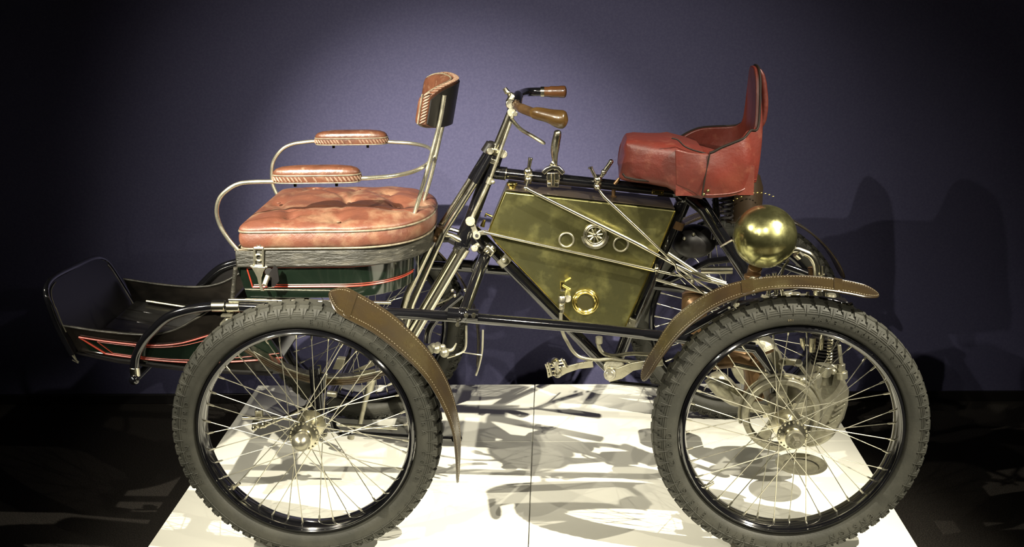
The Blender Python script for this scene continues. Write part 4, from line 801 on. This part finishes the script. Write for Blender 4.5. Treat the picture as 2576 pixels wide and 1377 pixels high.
for s_ in (0, 1):
    Y = lambda y: 0.886 - y if s_ else y
    fit('knuckle', BK, FA, lambda b: b.cyl((0.012, Y(0.105), 0.285), (0.005, Y(0.105), 0.475), 0.0150, n=20), lambda b: b.cyl((0.01, Y(0.062), 0.345), (0.01, Y(0.14), 0.345), 0.018, n=20), lambda b: b.cyl((0.012, Y(0.105), 0.420), (0.012, Y(0.105), 0.455), 0.021, n=20))
    fit('knuckle_collar', M['alloy'], FA, lambda b: b.cyl((0.035, Y(0.10), 0.405), (0.060, Y(0.10), 0.402), 0.008), lambda b: b.cyl((0.008, Y(0.105), 0.283), (0.008, Y(0.105), 0.29), 0.019), bevel=0.001)
    fit('grease_cup', BR, FA, lambda b: b.sphere((0.0 if s_ else (0.0135, 0.12, 0.4242)[0], Y(0.12), (0.0135, 0.12, 0.4242)[2]), (0.0135, 0.0135, 0.0105), 18), lambda b: b.cyl(((0.0135, 0.12, 0.4242)[0], Y(0.12), 0.455), ((0.0135, 0.12, 0.4242)[0], Y(0.12), 0.475), 0.006))
    fit('steering_arm', NI, FA, lambda b: b.tube([(0.0, Y(0.12), 0.452), (0.035, Y(0.12), 0.449)], 0.007, 10))
fit('spring_clip', M['alloy'], FA, lambda b: b.prism([(0.0337, 0.19, 0.4378), (0.0486, 0.19, 0.4695), (0.0699, 0.19, 0.4672), (0.0594, 0.19, 0.4354)], (0, 0, 0), (0, 0.02, 0)), bevel=0.002)
fit('spring_plate', M['alloy'], FA, lambda b: b.prism([(0.0769, 0.22, 0.4194), (0.137, 0.22, 0.4466), (0.143, 0.22, 0.4374), (0.1186, 0.22, 0.4261)], (0, 0, 0), (0, 0.004, 0)))
fit('tie_rod', BK, FA, lambda b: b.tube([(0.0648, 0.1, 0.2879), (0.1096, 0.1, 0.2923), (0.1727, 0.1, 0.2876), (0.2674, 0.1, 0.2806), (0.3726, 0.1, 0.2758)], 0.0050, 10), lambda b: b.cyl((0.3656, 0.085, 0.2825), (0.3789, 0.1, 0.2757), 0.0095), lambda b: b.tube([(0.0648, 0.1, 0.2879), (0.0471, 0.1, 0.3095), (0.0436, 0.1, 0.3379)], 0.008, 10))
fit('track_rod', NI, FA, lambda b: b.tube([(-0.3295, 0.5, 0.1501), (-0.2542, 0.5, 0.1785), (-0.0449, 0.5, 0.2319)] if False else [(-0.085, 0.15, 0.262), (-0.085, 0.736, 0.262)], 0.0048, 10))
fit('drag_link', CH, FA, lambda b: b.tube([(-0.2064, 0.3, 0.2228), (-0.1299, 0.3, 0.2555), (-0.0222, 0.3, 0.3083)], 0.0055, 10), lambda b: b.tube([(-0.2614, 0.32, 0.2425), (-0.1581, 0.32, 0.2446), (-0.0564, 0.32, 0.2272), (0.0685, 0.32, 0.217), (0.1821, 0.32, 0.2094)], 0.0050, 10))
fit('link_joint', NI, FA, lambda b: b.box((-0.215, 0.33, 0.2528), (0.02, 0.02, 0.024)), lambda b: b.cyl((-0.2273, 0.3, 0.2314), (-0.2091, 0.3, 0.2314), 0.012), lambda b: b.sphere((-0.1928, 0.29, 0.2332), 0.009), lambda b: b.sphere((-0.2208, 0.29, 0.2236), 0.008), bevel=0.002)
fit('brake_stay', M['alloy'], FA, lambda b: b.tube([(0.0707, 0.6, 0.2565), (0.0418, 0.6, 0.1777), (0.0213, 0.6, 0.0978), (-0.0026, 0.6, 0.0737)], [0.010, 0.009, 0.0075, 0.0075], 10), lambda b: b.cyl((-0.0048, 0.6, 0.0777), (-0.0101, 0.6, 0.0521), 0.011), lambda b: b.cyl((0.0738, 0.6, 0.2696), (0.0559, 0.6, 0.2107), 0.0125), bevel=0.001)
# cable runs and band under the frame by the front wheel
fit('cable', M['steel'], Q4, lambda b: b.tube(spl([(0.3385, 0.25, 0.4484), (0.3769, 0.25, 0.4619), (0.3906, 0.25, 0.4825), (0.3933, 0.25, 0.5394)], 5), 0.0032, 8))
fit('cable', M['steel'], Q4, lambda b: b.tube(spl([(0.4178, 0.55, 0.4264), (0.4139, 0.55, 0.3635), (0.403, 0.55, 0.3127), (0.3925, 0.55, 0.2808)], 5), 0.0035, 8), lambda b: b.tube([(0.3547, 0.5, 0.3742), (0.4157, 0.5, 0.3639)], 0.002, 6))
fit('shackle', M['alloy'], Q4, lambda b: b.sphere((0.3377, 0.19, 0.4838), 0.013, 14), lambda b: b.cyl((0.3023, 0.19, 0.5065), (0.3102, 0.19, 0.4896), 0.011), lambda b: b.sphere((0.3329, 0.2, 0.496), 0.009, 12), lambda b: b.tube(spl([(0.3411, 0.2, 0.487), (0.3582, 0.2, 0.4891), (0.3695, 0.2, 0.5071)], 4), [0.006, 0.006, 0.0055, 0.005, 0.005, 0.004, 0.003, 0.0025, 0.002], 8), label='pale spring shackle with hook')
fit('curved_stay', BK, Q4, lambda b: b.tube(spl([(0.2797, 0.3, 0.4747), (0.2867, 0.3, 0.5118), (0.3099, 0.3, 0.5462), (0.3328, 0.3, 0.5746), (0.3664, 0.3, 0.6029), (0.3798, 0.3, 0.6141)], 5), 0.0095, 12))

# ---- rider's seat at the back
RS = empty('rear_seat', (1.02, YC, 0.85), Q4)
yn, yf = 0.300, 0.586
def zx(px, py, y): pass
# plan of the wall from the near front corner round the back to the far front corner
near = [(0.9489, 0.3, 1.0063), (0.9934, 0.298, 0.9956), (1.0396, 0.296, 0.9944), (1.0701, 0.296, 1.0086), (1.1007, 0.297, 1.0206), (1.1288, 0.302, 1.032), (1.148, 0.322, 1.0474)]
lowz = [(0.9546, 0.305, 0.9101), (0.9913, 0.303, 0.8941), (1.0283, 0.302, 0.8747), (1.0701, 0.302, 0.8742), (1.1068, 0.304, 0.8777), (1.1356, 0.31, 0.8869), (1.1571, 0.33, 0.904)]
tp_ = [V(a) for a in near]; lw_ = [V(a) for a in lowz]
xb = 1.172
bk = [(xb, 0.345, 1.055), (xb + .006, 0.372, 1.155), (xb + .006, 0.400, 1.196), (xb + .006, YC, 1.204), (xb + .006, 0.486, 1.196), (xb + .006, 0.514, 1.155), (xb, 0.541, 1.055)]
bl = [(xb, 0.345, 0.905), (xb + .004, 0.372, 0.912), (xb + .005, 0.400, 0.914), (xb + .005, YC, 0.915), (xb + .005, 0.486, 0.914), (xb + .004, 0.514, 0.91), (xb, 0.541, 0.9)]
fz = [(1.160, 0.565, 1.030), (1.140, 0.582, 1.022), (1.100, 0.588, 1.020), (1.050, 0.589, 1.016), (1.010, 0.589, 1.000), (0.975, 0.588, 0.975), (0.945, 0.585, 0.955)]
fl = [(1.160, 0.560, 0.885), (1.140, 0.576, 0.88), (1.100, 0.580, 0.875), (1.050, 0.580, 0.87), (1.010, 0.580, 0.87), (0.975, 0.580, 0.875), (0.945, 0.578, 0.88)]
T_ = spl(tp_ + [V(a) for a in bk] + [V(a) for a in fz], 5); L2 = spl(lw_ + [V(a) for a in bl] + [V(a) for a in fl], 5)
ctr = Vector((1.03, YC, 0)); n = len(T_); NV = 12; vs = []
for side in (0, 1):
    for j in range(NV + 1):
        for i in range(n):
            v = j / NV; q = L2[i].lerp(T_[i], v); out = Vector((q.x - ctr.x, q.y - ctr.y, 0)).normalized()
            q = q + out * (min(1, i / 8) * (0.010 * math.sin(PI * v) + 0.0018 * math.sin(i * 0.45 + v * 4) * math.sin(PI * v))) - (out * 0.013 if side else Vector((0, 0, 0)))
            vs.append(q)
fs = []; o2 = n * (NV + 1)
for j in range(NV):
    for i in range(n - 1):
        a = j * n + i; fs.append((a, a + 1, a + n + 1, a + n)); fs.append((o2 + a, o2 + a + n, o2 + a + n + 1, o2 + a + 1))
for i in range(n - 1): fs.append((i, o2 + i, o2 + i + 1, i + 1)); a = NV * n + i; fs.append((a, a + 1, o2 + a + 1, o2 + a))
for j in range(NV): a = j * n; fs.append((a, a + n, o2 + a + n, o2 + a)); a += n - 1; fs.append((a, o2 + a, o2 + a + n, a + n))
b = MB(); b.add(vs, fs); b.obj('seat_shell', M['red'], RS, angle=50, bevel=0.003)
b = MB(); b.tube([q + Vector((0, 0, 0.001)) for q in T_[10:]], 0.0034, 8); b.obj('piping', M['darkpiping'], RS)
b = MB(); b.tube([L2[i] + Vector((0, -0.003, 0.010)) for i in range(10, 36)], 0.0020, 6); b.obj('lower_piping', M['red'], RS)
# overlapping front flap with its dark seam
q = [(1.0389, 0.29, 0.9933), (1.0337, 0.29, 0.9598), (1.0275, 0.29, 0.923), (1.0224, 0.29, 0.8837)]
fit('seam', M['darkpiping'], RS, lambda b: b.tube(q, 0.0022, 6))
# padded seat top
def seat_top(u, v):
    pass
b = MB(); vs = []; NX, NY = 22, 18
for i in range(NX + 1):
    for j in range(NY + 1):
        x = 0.955 + 0.205 * i / NX; s_ = j / NY; wy = 0.137; y = YC - wy + 2 * wy * s_
        zt_ = 0.985 - 0.030 * (i / NX) + 0.012 * math.sin(PI * s_) + (0.004 * math.sin(9 * s_ + i * .4))
        vs.append((x, y, zt_))
o2 = len(vs); vs += [(a[0], a[1], 0.88) for a in vs]; W_ = NY + 1
fs = []
for i in range(NX):
    for j in range(NY): a = i * W_ + j; fs += [(a, a + 1, a + W_ + 1, a + W_), (o2 + a, o2 + a + W_, o2 + a + W_ + 1, o2 + a + 1)]
for i in range(NX): a = i * W_; fs.append((a, a + W_, o2 + a + W_, o2 + a)); a += NY; fs.append((a, o2 + a, o2 + a + W_, a + W_))
for j in range(NY): fs.append((j, o2 + j, o2 + j + 1, j + 1)); a = NX * W_ + j; fs.append((a, a + 1, o2 + a + 1, o2 + a))
b.add(vs, fs); b.obj('seat_pad', M['red'], RS, angle=60)
# nose: leather skirt over the front of the saddle
def nose():
    b = MB(); st = []
    # cross-sections along x: (x, z_top, z_bottom, half width)
    secs = [((0.8239, 0.36, 1.0298)[0], 1.018, 0.915, 0.070), ((0.8312, 0.36, 1.0403)[0], 1.034, 0.908, 0.083), ((0.8523, 0.36, 1.04)[0], 1.036, 0.904, 0.095), ((0.8945, 0.36, 1.0342)[0], 1.032, 0.900, 0.108), ((0.9337, 0.33, 1.0321)[0], 1.030, 0.892, 0.124), ((0.9527, 0.31, 1.0203)[0], 1.022, 0.884, 0.138), ((0.9841, 0.31, 1.0073)[0], 1.012, 0.872, 0.141), ((1.026, 0.31, 0.9932)[0], 1.002, 0.862, 0.143)]
    K = 40; vs = []
    for (x, zt_, zb_, hw) in secs:
        zt_ -= 0.015 if x < 0.95 else 0.006
        for k in range(K):
            t = 2 * PI * k / K; c_, s_ = math.cos(t), math.sin(t)
            y = YC - hw * math.copysign(abs(c_) ** 0.30, c_); z = (zt_ + zb_) / 2 + (zt_ - zb_) / 2 * math.copysign(abs(s_) ** 0.42, s_)
            if s_ < 0 : z = z
            x2 = x - (0.012 * (1 - (z - zb_) / (zt_ - zb_)) if x < 0.9 else 0) + 0.0035 * math.sin(t * 3 + x * 40)
            vs.append((x2, y, z))
    n = len(secs); fs = [(i * K + k, i * K + (k + 1) % K, (i + 1) * K + (k + 1) % K, (i + 1) * K + k) for i in range(n - 1) for k in range(K)] + [tuple(range(K)), tuple((n - 1) * K + k for k in range(K - 1, -1, -1))]
    b.add(vs, fs); return b
nose().obj('front_flap', M['red'], RS, bevel=0.006, seg=3, angle=70)
fit('flap_hem', M['darkpiping'], RS, lambda b: b.tube([(0.8164, 0.343, 0.9343), (0.8239, 0.343, 0.9245), (0.8526, 0.343, 0.9177), (0.895, 0.343, 0.9129), (0.9482, 0.343, 0.9015)], 0.0030, 8), lambda b: b.tube(spl([(0.9423, 0.312, 1.0327), (0.958, 0.312, 1.0283), (0.976, 0.312, 1.0113), (1.0001, 0.312, 1.0005), (1.0398, 0.312, 0.9895)], 4), 0.0022, 6))
for q in ((1.0267, 0.292, 0.8864), (1.0379, 0.292, 0.8959)): fit('stud', BR, RS, lambda b: b.sphere(q, 0.0045, 12))
fit('backrest_strap', M['red'], RS, lambda b: b.tube(spl([(1.186, YC, 1.195), (1.197, YC, 1.17), (1.205, YC, 1.11), (1.203, YC, 1.06), (1.190, YC, 1.03)], 4), [0.004, 0.005, 0.006, 0.007, 0.007, 0.008, 0.008, 0.0085, 0.0085, 0.0085, 0.0085, 0.008, 0.008, 0.007, 0.006, 0.005, 0.004], 10))
fit('spring', M['blackmatt'], RS, lambda b: b.tube([Vector((1.10 + 0.016 * math.cos(t * .55), 0.36 + 0.016 * math.sin(t * .55), 0.80 + 0.0011 * t)) for t in range(72)], 0.003, 6), lambda b: b.tube([Vector((1.10 + 0.016 * math.cos(t * .55), 0.526 + 0.016 * math.sin(t * .55), 0.80 + 0.0011 * t)) for t in range(72)], 0.003, 6), lambda b: b.box((1.09, YC, 0.878), (0.13, 0.24, 0.008)))

# ---- rear: lamp, pipes, engine, brake drum, tanks
LP = empty('rear_lamp', (1.1675, 0.16, 0.8036), Q4)
lc = V((1.1665, 0.16, 0.8036)); 
ldir = Vector((-0.30, -0.80, 0.22)).normalized()
rl = 0.0805
b = MB(); prof = [(rl * math.cos(t) , rl * math.sin(t)) for t in [PI * k / 32 for k in range(0, 23)]] + [(-0.050, rl * 0.80), (-0.062, rl * 0.80), (-0.066, rl * 0.76), (-0.066, 0.0)]
b.lathe(prof, lc, ldir, 64); b.obj('bowl', M['lampbrass'], LP, angle=30)
fit('rim', BB, LP, lambda b: b.torus(lc - ldir * 0.052, ldir, rl * 0.80, 0.0055, 64, 10))
fit('stem', M['copper'], LP, lambda b: b.cyl((1.1531, 0.2, 0.7121), (1.1508, 0.22, 0.6763), 0.018, n=20), lambda b: b.cyl((1.1467, 0.2, 0.6928), (1.1471, 0.2, 0.6821), 0.022), bevel=0.002)
fit('fork', CH, LP, lambda b: b.tube([(1.0879, 0.18, 0.7899), (1.0661, 0.18, 0.7775), (1.0582, 0.18, 0.7713)], 0.0030, 8), lambda b: b.tube([(1.2391, 0.2, 0.7295), (1.2267, 0.2, 0.7115), (1.2209, 0.2, 0.6836)], 0.0035, 8))
fit('silencer_drum', M['darkcopper'], Q4, lambda b: b.lathe([(0, 0.0), (0, 0.045), (0.008, 0.052), (0.10, 0.055), (0.135, 0.045), (0.15, 0.02), (0.15, 0)], (1.1669, 0.5, 0.7598), (0, 0.1, 1), 32), bevel=0.002)
fit('drum_lacing', BB, Q4, *[(lambda b, k=k: b.sphere(((1.1279, 0.4, 0.8506)[0] + 0.011 * k, 0.44, (1.1347, 0.44, 0.8364)[2] + 0.022 * math.sin(k * 0.26)), (0.0035, 0.0015, 0.0015), 8)) for k in range(11)])['kind'] = 'stuff'
fit('battery_box', M['blackmatt'], Q4, lambda b: b.sphere((1.0379, 0.56, 0.6912), (0.066, 0.05, 0.050), 32), label='black rounded case behind the seat tube')
for q in ((1.0055, 0.512, 0.7118), (1.0313, 0.512, 0.7245)): fit('case_rivet', M['alloy'], Q4, lambda b: b.sphere(q, 0.0055, 10))
fit('grip_sleeve', CH, Q4, lambda b: b.cyl((1.0745, 0.67, 0.5723), (1.1703, 0.67, 0.5716), 0.012))
fit('cylinder_tank', M['copper'], Q4, lambda b: b.lathe([(0, 0), (0, 0.032), (0.006, 0.036), (0.150, 0.036), (0.156, 0.030), (0.16, 0.0)], (1.0222, 0.4, 0.4283), (0.02, 0, 1), 32), lambda b: b.lathe([(0, 0.020), (0.01, 0.030), (0.02, 0.020)], (1.0242, 0.37, 0.5535), (0, -1, 0), 20), label='upright brown copper cylinder')
fit('cylinder_label', BR, Q4, lambda b: b.box((1.014, 0.362, 0.5723), (0.024, 0.003, 0.012)), bevel=0.001)
fit('water_pipe', CH, Q4, lambda b: b.tube(spl([(1.2485, 0.25, 0.7429), (1.267, 0.25, 0.7449), (1.287, 0.25, 0.7382), (1.304, 0.25, 0.7295), (1.3174, 0.25, 0.712), (1.3239, 0.25, 0.6881), (1.3252, 0.25, 0.6641)], 5), 0.0105, 16), lambda b: b.cyl((1.2695, 0.25, 0.7362), (1.2803, 0.25, 0.7264), 0.014), lambda b: b.cyl((1.3248, 0.25, 0.6707), (1.3278, 0.25, 0.6356), 0.0165, n=24), lambda b: b.cyl((1.3253, 0.25, 0.6619), (1.3256, 0.25, 0.6564), 0.020))
# row of nickel fittings between the mudguard and the tyre
EN = empty('engine', (LX + 0.16, 0.42, 0.36), Q4)
fit('push_rod', CH, EN, lambda b: b.cyl((1.1945, 0.24, 0.6811), (1.1999, 0.24, 0.6043), 0.006)); fit('push_rod', CH, EN, lambda b: b.cyl((1.2109, 0.24, 0.6853), (1.2246, 0.24, 0.5909), 0.007)); fit('push_rod', CH, EN, lambda b: b.cyl((1.2197, 0.22, 0.6812), (1.2367, 0.22, 0.6048), 0.0055))
fit('valve_cap', M['alloy'], EN, lambda b: b.cyl((1.2402, 0.2, 0.6436), (1.2439, 0.2, 0.611), 0.013, n=8), lambda b: b.cyl((1.2579, 0.2, 0.6402), (1.2609, 0.2, 0.6196), 0.015, n=20), lambda b: b.box((1.274, 0.21, 0.6262), (0.05, 0.03, 0.012)), bevel=0.002)
fit('outlet', CH, EN, lambda b: b.cyl((1.3233, 0.21, 0.6476), (1.3278, 0.21, 0.604), 0.0165, n=24), lambda b: b.cyl((1.3253, 0.21, 0.6128), (1.3277, 0.21, 0.6062), 0.021, n=24), bevel=0.001)
fit('push_rod', CH, EN, lambda b: b.cyl((1.2869, 0.18, 0.6493), (1.2856, 0.18, 0.617), 0.0035)); fit('thumb_screw', CH, EN, lambda b: b.cyl((1.3373, 0.24, 0.7038), (1.3386, 0.24, 0.6799), 0.0042), lambda b: b.cyl((1.3386, 0.24, 0.6799), (1.3393, 0.24, 0.6691), 0.010))
fit('oil_cup', M['copper'], EN, lambda b: b.cyl((1.3169, 0.27, 0.6869), (1.3183, 0.27, 0.6606), 0.011, n=20), lambda b: b.cyl((1.3168, 0.27, 0.6891), (1.317, 0.27, 0.6847), 0.013))
fit('valve_cap', M['alloy'], EN, lambda b: b.lathe([(0, 0.012), (0.006, 0.014), (0.012, 0.010), (0.018, 0.014), (0.024, 0.012), (0.026, 0)], (1.3579, 0.22, 0.6072), (0, 0, 1), 16))
fit('ignition_block', M['blackmatt'], EN, lambda b: b.box((1.381, 0.22, 0.6005), (0.035, 0.04, 0.03)), lambda b: b.tube([(1.3752, 0.2, 0.5829), (1.3948, 0.2, 0.5991), (1.4045, 0.2, 0.6066)], 0.006, 8), bevel=0.004)
fit('wing_nut', M['alloy'], EN, lambda b: b.tube([(1.3447, 0.06, 0.6562), (1.3567, 0.06, 0.651), (1.3638, 0.06, 0.6468)], [0.0015, 0.005, 0.004], 8), lambda b: b.cyl((1.3642, 0.06, 0.6561), (1.3692, 0.06, 0.6385), 0.0062), lambda b: b.sphere((1.3656, 0.06, 0.6488), 0.008, 12))
fit('inner_mudguard_stay', BK, EN, lambda b: b.tube(spl([(1.0952, 0.13, 0.5966), (1.1447, 0.13, 0.623), (1.2043, 0.13, 0.6406), (1.2743, 0.13, 0.6465), (1.3347, 0.13, 0.6408), (1.3756, 0.13, 0.6267), (1.3963, 0.13, 0.616)], 4), 0.0085, 10))
fit('fitting', M['alloy'], EN, lambda b: b.tube([(1.1565, 0.12, 0.6589), (1.1738, 0.12, 0.6524), (1.1674, 0.12, 0.6398)], 0.0045, 8), lambda b: b.tube([(1.0902, 0.12, 0.6361), (1.1028, 0.12, 0.6233)], 0.0055, 8), lambda b: b.sphere((1.0993, 0.12, 0.636), 0.004, 8), lambda b: b.sphere((1.0765, 0.12, 0.6266), 0.004, 8))
fit('exhaust_nut', M['alloy'], EN, lambda b: b.sphere((1.1329, 0.12, 0.7), 0.010, 14))
# crankcase, gear cover and head seen through the wheel
fit('gear_cover', M['alloy'], EN, lambda b: b.prism([(1.3519, 0.3, 0.3256), (1.3481, 0.3, 0.355), (1.359, 0.3, 0.3923), (1.3884, 0.3, 0.4073), (1.4129, 0.3, 0.3956), (1.4327, 0.3, 0.3547), (1.4454, 0.3, 0.3253), (1.4448, 0.3, 0.284), (1.4365, 0.3, 0.2424), (1.4167, 0.3, 0.2065), (1.3841, 0.3, 0.2006), (1.3601, 0.3, 0.2366), (1.3651, 0.3, 0.2842)], (0, 0, 0), (0, 0.10, 0)), bevel=0.008, seg=3)
for q in [(1.4251, 0.298, 0.2943), (1.4196, 0.298, 0.2778), (1.413, 0.298, 0.2612), (1.4063, 0.298, 0.2445), (1.3984, 0.298, 0.2302)]: fit('cooling_rib', M['alloy'], EN, lambda b: b.box(q, (0.034, 0.006, 0.006), Matrix.Rotation(-0.6, 3, 'Y')), bevel=0.001)
fit('crankcase', M['alloy'], EN, lambda b: b.lathe([(0, 0.0), (0, 0.075), (0.01, 0.085), (0.14, 0.085), (0.15, 0.075), (0.15, 0)], ((1.3533, 0.34, 0.2194)[0], 0.34, (1.3533, 0.34, 0.2194)[2]), (0, 1, 0), 48), bevel=0.002)
fit('cylinder', M['alloy'], EN, lambda b: b.lathe([(0, 0.0), (0, 0.034), (0.035, 0.036), (0.05, 0.03), (0.052, 0)], (1.3795, 0.33, 0.3432), (0.0, 0, 1), 32))
for k in range(9): fit('fin', M['blackmatt'], EN, lambda b: b.lathe([(0, 0.02), (0, 0.038), (0.003, 0.038), (0.003, 0.02)], V((1.3823, 0.34, 0.3924)) + Vector((0, 0, 0.010 * k)), (0, 0, 1), 32))
fit('cylinder_barrel', M['blackmatt'], EN, lambda b: b.cyl((1.383, 0.34, 0.3807), (1.3701, 0.34, 0.5492), 0.024, n=24))
fit('gland', M['alloy'], EN, lambda b: b.cyl((1.4129, 0.28, 0.3857), (1.4113, 0.28, 0.4135), 0.0115, n=8), lambda b: b.cyl((1.416, 0.28, 0.3718), (1.4137, 0.28, 0.3915), 0.016, n=24), lambda b: b.cyl((1.4113, 0.28, 0.4135), (1.4025, 0.28, 0.4686), 0.0055), lambda b: b.sphere((1.3911, 0.28, 0.3916), 0.009, 12), bevel=0.001)
fit('valve_spring', NI, EN, lambda b: b.tube([V((1.3713, 0.25, 0.426)).lerp(V((1.3711, 0.25, 0.5019)), t / 120) + Vector((0.007 * math.cos(t * .5), 0.007 * math.sin(t * .5), 0)) for t in range(121)], 0.0022, 6), lambda b: b.cyl((1.3529, 0.27, 0.4951), (1.3528, 0.27, 0.4587), 0.006), lambda b: b.cyl((1.3275, 0.27, 0.493), (1.3286, 0.27, 0.4531), 0.009), lambda b: b.tube([(1.2998, 0.27, 0.4931), (1.303, 0.27, 0.4726), (1.307, 0.27, 0.4567)], [0.007, 0.007, 0.001], 10))
fit('timing_cup', M['alloy'], EN, lambda b: b.lathe([(0, 0.0), (0, 0.020), (0.03, 0.025), (0.032, 0)], (1.3638, 0.28, 0.3802), (0.1, 0, 1), 28), lambda b: b.tube([(1.3417, 0.27, 0.3493), (1.3423, 0.27, 0.3783), (1.3523, 0.27, 0.3922)], [0.014, 0.018, 0.010], 14), bevel=0.002)
fit('timing_arm', M['alloy'], EN, lambda b: flat_arm(b, [(1.2435, 0.23, 0.4375), (1.2647, 0.23, 0.4362), (1.2817, 0.23, 0.435)], [0.009, 0.008, 0.008], 0.012), lambda b: b.cyl((1.2803, 0.21, 0.4424), (1.2894, 0.25, 0.4275), 0.0105), lambda b: b.sphere((1.2425, 0.235, 0.4356), 0.011, 12), bevel=0.001)
fit('timing_rod', M['alloy'], EN, lambda b: b.tube([(1.2883, 0.22, 0.4296), (1.3066, 0.22, 0.4035), (1.3248, 0.22, 0.3795)], [0.005, 0.004, 0.005], 8))
fit('cross_rod', CH, EN, lambda b: b.tube([(1.113, 0.24, 0.4276), (1.1936, 0.24, 0.4089)], 0.0065, 12), lambda b: b.tube([(1.1922, 0.26, 0.4002), (1.2356, 0.26, 0.3884)], 0.003, 8), lambda b: b.sphere((1.2345, 0.26, 0.3896), 0.006, 10))
fit('wrapped_pipe', M['copper'], EN, lambda b: b.tube(spl([(1.0715, 0.36, 0.3984), (1.1378, 0.36, 0.404), (1.1828, 0.36, 0.386), (1.1961, 0.36, 0.3323), (1.1925, 0.36, 0.2842)], 4), 0.030, 18), lambda b: b.tube([(1.1881, 0.3, 0.4083), (1.2086, 0.3, 0.4372), (1.2351, 0.3, 0.4486)], 0.004, 8))
fit('silencer', M['alloy'], EN, lambda b: b.tube(spl([V((1.064, 0.3, 0.3797)), V((1.0867, 0.3, 0.3503)), V((1.1319, 0.3, 0.3088)), V((1.1712, 0.3, 0.2849))], 4), [0.004, 0.018, 0.026, 0.030, 0.031, 0.032, 0.030, 0.028, 0.026, 0.022, 0.016, 0.010, 0.003], 20), lambda b: b.tube([(1.0455, 0.28, 0.3618), (1.0561, 0.28, 0.3699), (1.0725, 0.28, 0.3687)], 0.006, 8), label='pale teardrop-shaped silencer')
BD = empty('brake_drum', (LX, 0.155, RT), EN) if False else empty('brake_drum', (LX, 0.155, RT), Q4)
b = MB(); b.lathe([(0, 0.088), (0, 0.100), (0.004, 0.103), (0.028, 0.103), (0.030, 0.088), (0.024, 0.084), (0.004, 0.084)], (LX + 0.012, 0.15, RT - 0.030), (0, 1, 0), 96, True); b.obj('drum_ring', M['alloy'], BD, bevel=0.001)
for k in range(5):
    a = 2 * PI * k / 5 + PI / 2 + 0.03; c_ = Vector((LX + 0.012, 0.160, RT - 0.030)); d = Vector((math.cos(a), 0, math.sin(a))); n2 = Vector((-d.z, 0, d.x))
    b = MB(); b.sheet([c_ + d * 0.02 + n2 * 0.018, c_ + d * 0.055 + n2 * 0.014, c_ + d * 0.088 + n2 * 0.017], [c_ + d * 0.02 - n2 * 0.018, c_ + d * 0.055 - n2 * 0.014, c_ + d * 0.088 - n2 * 0.017], 0.006); b.obj('drum_spoke', M['alloy'], BD, bevel=0.001)
fit('drum_centre', M['alloy'], BD, lambda b: b.cyl((LX + 0.008, 0.10, RT - 0.02), (LX + 0.012, 0.20, RT - 0.03), 0.030, n=32), bevel=0.003)
fit('brake_band', M['alloy'], BD, lambda b: b.tube([(LX + 0.012 + 0.108 * math.cos(D(t)), 0.175, RT - 0.030 + 0.108 * math.sin(D(t))) for t in range(-20, 201, 8)], 0.0045, 8), lambda b: b.sphere((1.256, 0.17, 0.4095), 0.010, 12), lambda b: b.sphere((1.2851, 0.17, 0.4094), 0.010, 12), lambda b: b.tube([(1.249, 0.17, 0.4039), (1.2958, 0.17, 0.4037)], 0.005, 8))
for k in range(8): fit('drum_bolt', NI, BD, lambda b: b.cyl((LX + 0.012 + 0.045 * math.cos(k * PI / 4), 0.15, RT - 0.03 + 0.045 * math.sin(k * PI / 4)), (LX + 0.012 + 0.045 * math.cos(k * PI / 4), 0.166, RT - 0.03 + 0.045 * math.sin(k * PI / 4)), 0.006, n=6))
RA = empty('rear_axle', (LX, YC, RT), Q4)
fit('axle_tube', M['alloy'], RA, lambda b: b.cyl((LX, 0.06, RT), (LX, 0.83, RT), 0.022, n=28))
fit('differential', M['alloy'], RA, lambda b: b.lathe([(-0.06, 0.0), (-0.06, 0.04), (-0.04, 0.075), (0.04, 0.075), (0.06, 0.04), (0.06, 0)], (LX, 0.50, RT), (0, 1, 0), 40), bevel=0.003)
for y in (0.2, 0.686): fit('axle_stay', BK, RA, lambda b: b.tube([(1.16, y, 0.49), (LX - 0.005, y, 0.42), (LX, y, RT)], 0.013, 14))
for y in (0.2, 0.686): fit('side_arch', BK, RA, lambda b: b.tube([(0.952, y, 0.520), (1.10, y + (0.02 if y < .4 else -.02), 0.60), (1.24, y + (0.03 if y < .4 else -.03), 0.62), (1.40, y + (0.03 if y < .4 else -.03), 0.56)], 0.011, 14))
fit('drip_tray', M['alloy'], EN, lambda b: b.lathe([(0, 0.0), (0, 0.05), (0.008, 0.070), (0.011, 0.072), (0.011, 0.067), (0.004, 0.05)], (1.3234, 0.3, 0.0962), (0, 0, 1), 40), label='shallow brass pan under the engine')
# mudguard stays
for s_ in (0, 1):
    Y = lambda y: 0.886 - y if s_ else y
    fit('mudguard_stay', M['blackmatt'], Q4, lambda b: b.tube([(0.19, Y(0.2), 0.592), (0.24, Y(0.10), 0.60), (0.255, Y(0.045), 0.605)], 0.006, 8))
    fit('mudguard_stay', M['blackmatt'], Q4, lambda b: b.tube([(1.10, Y(0.22), 0.60), (1.12, Y(0.10), 0.70), (1.14, Y(0.045), 0.725)], 0.006, 8))
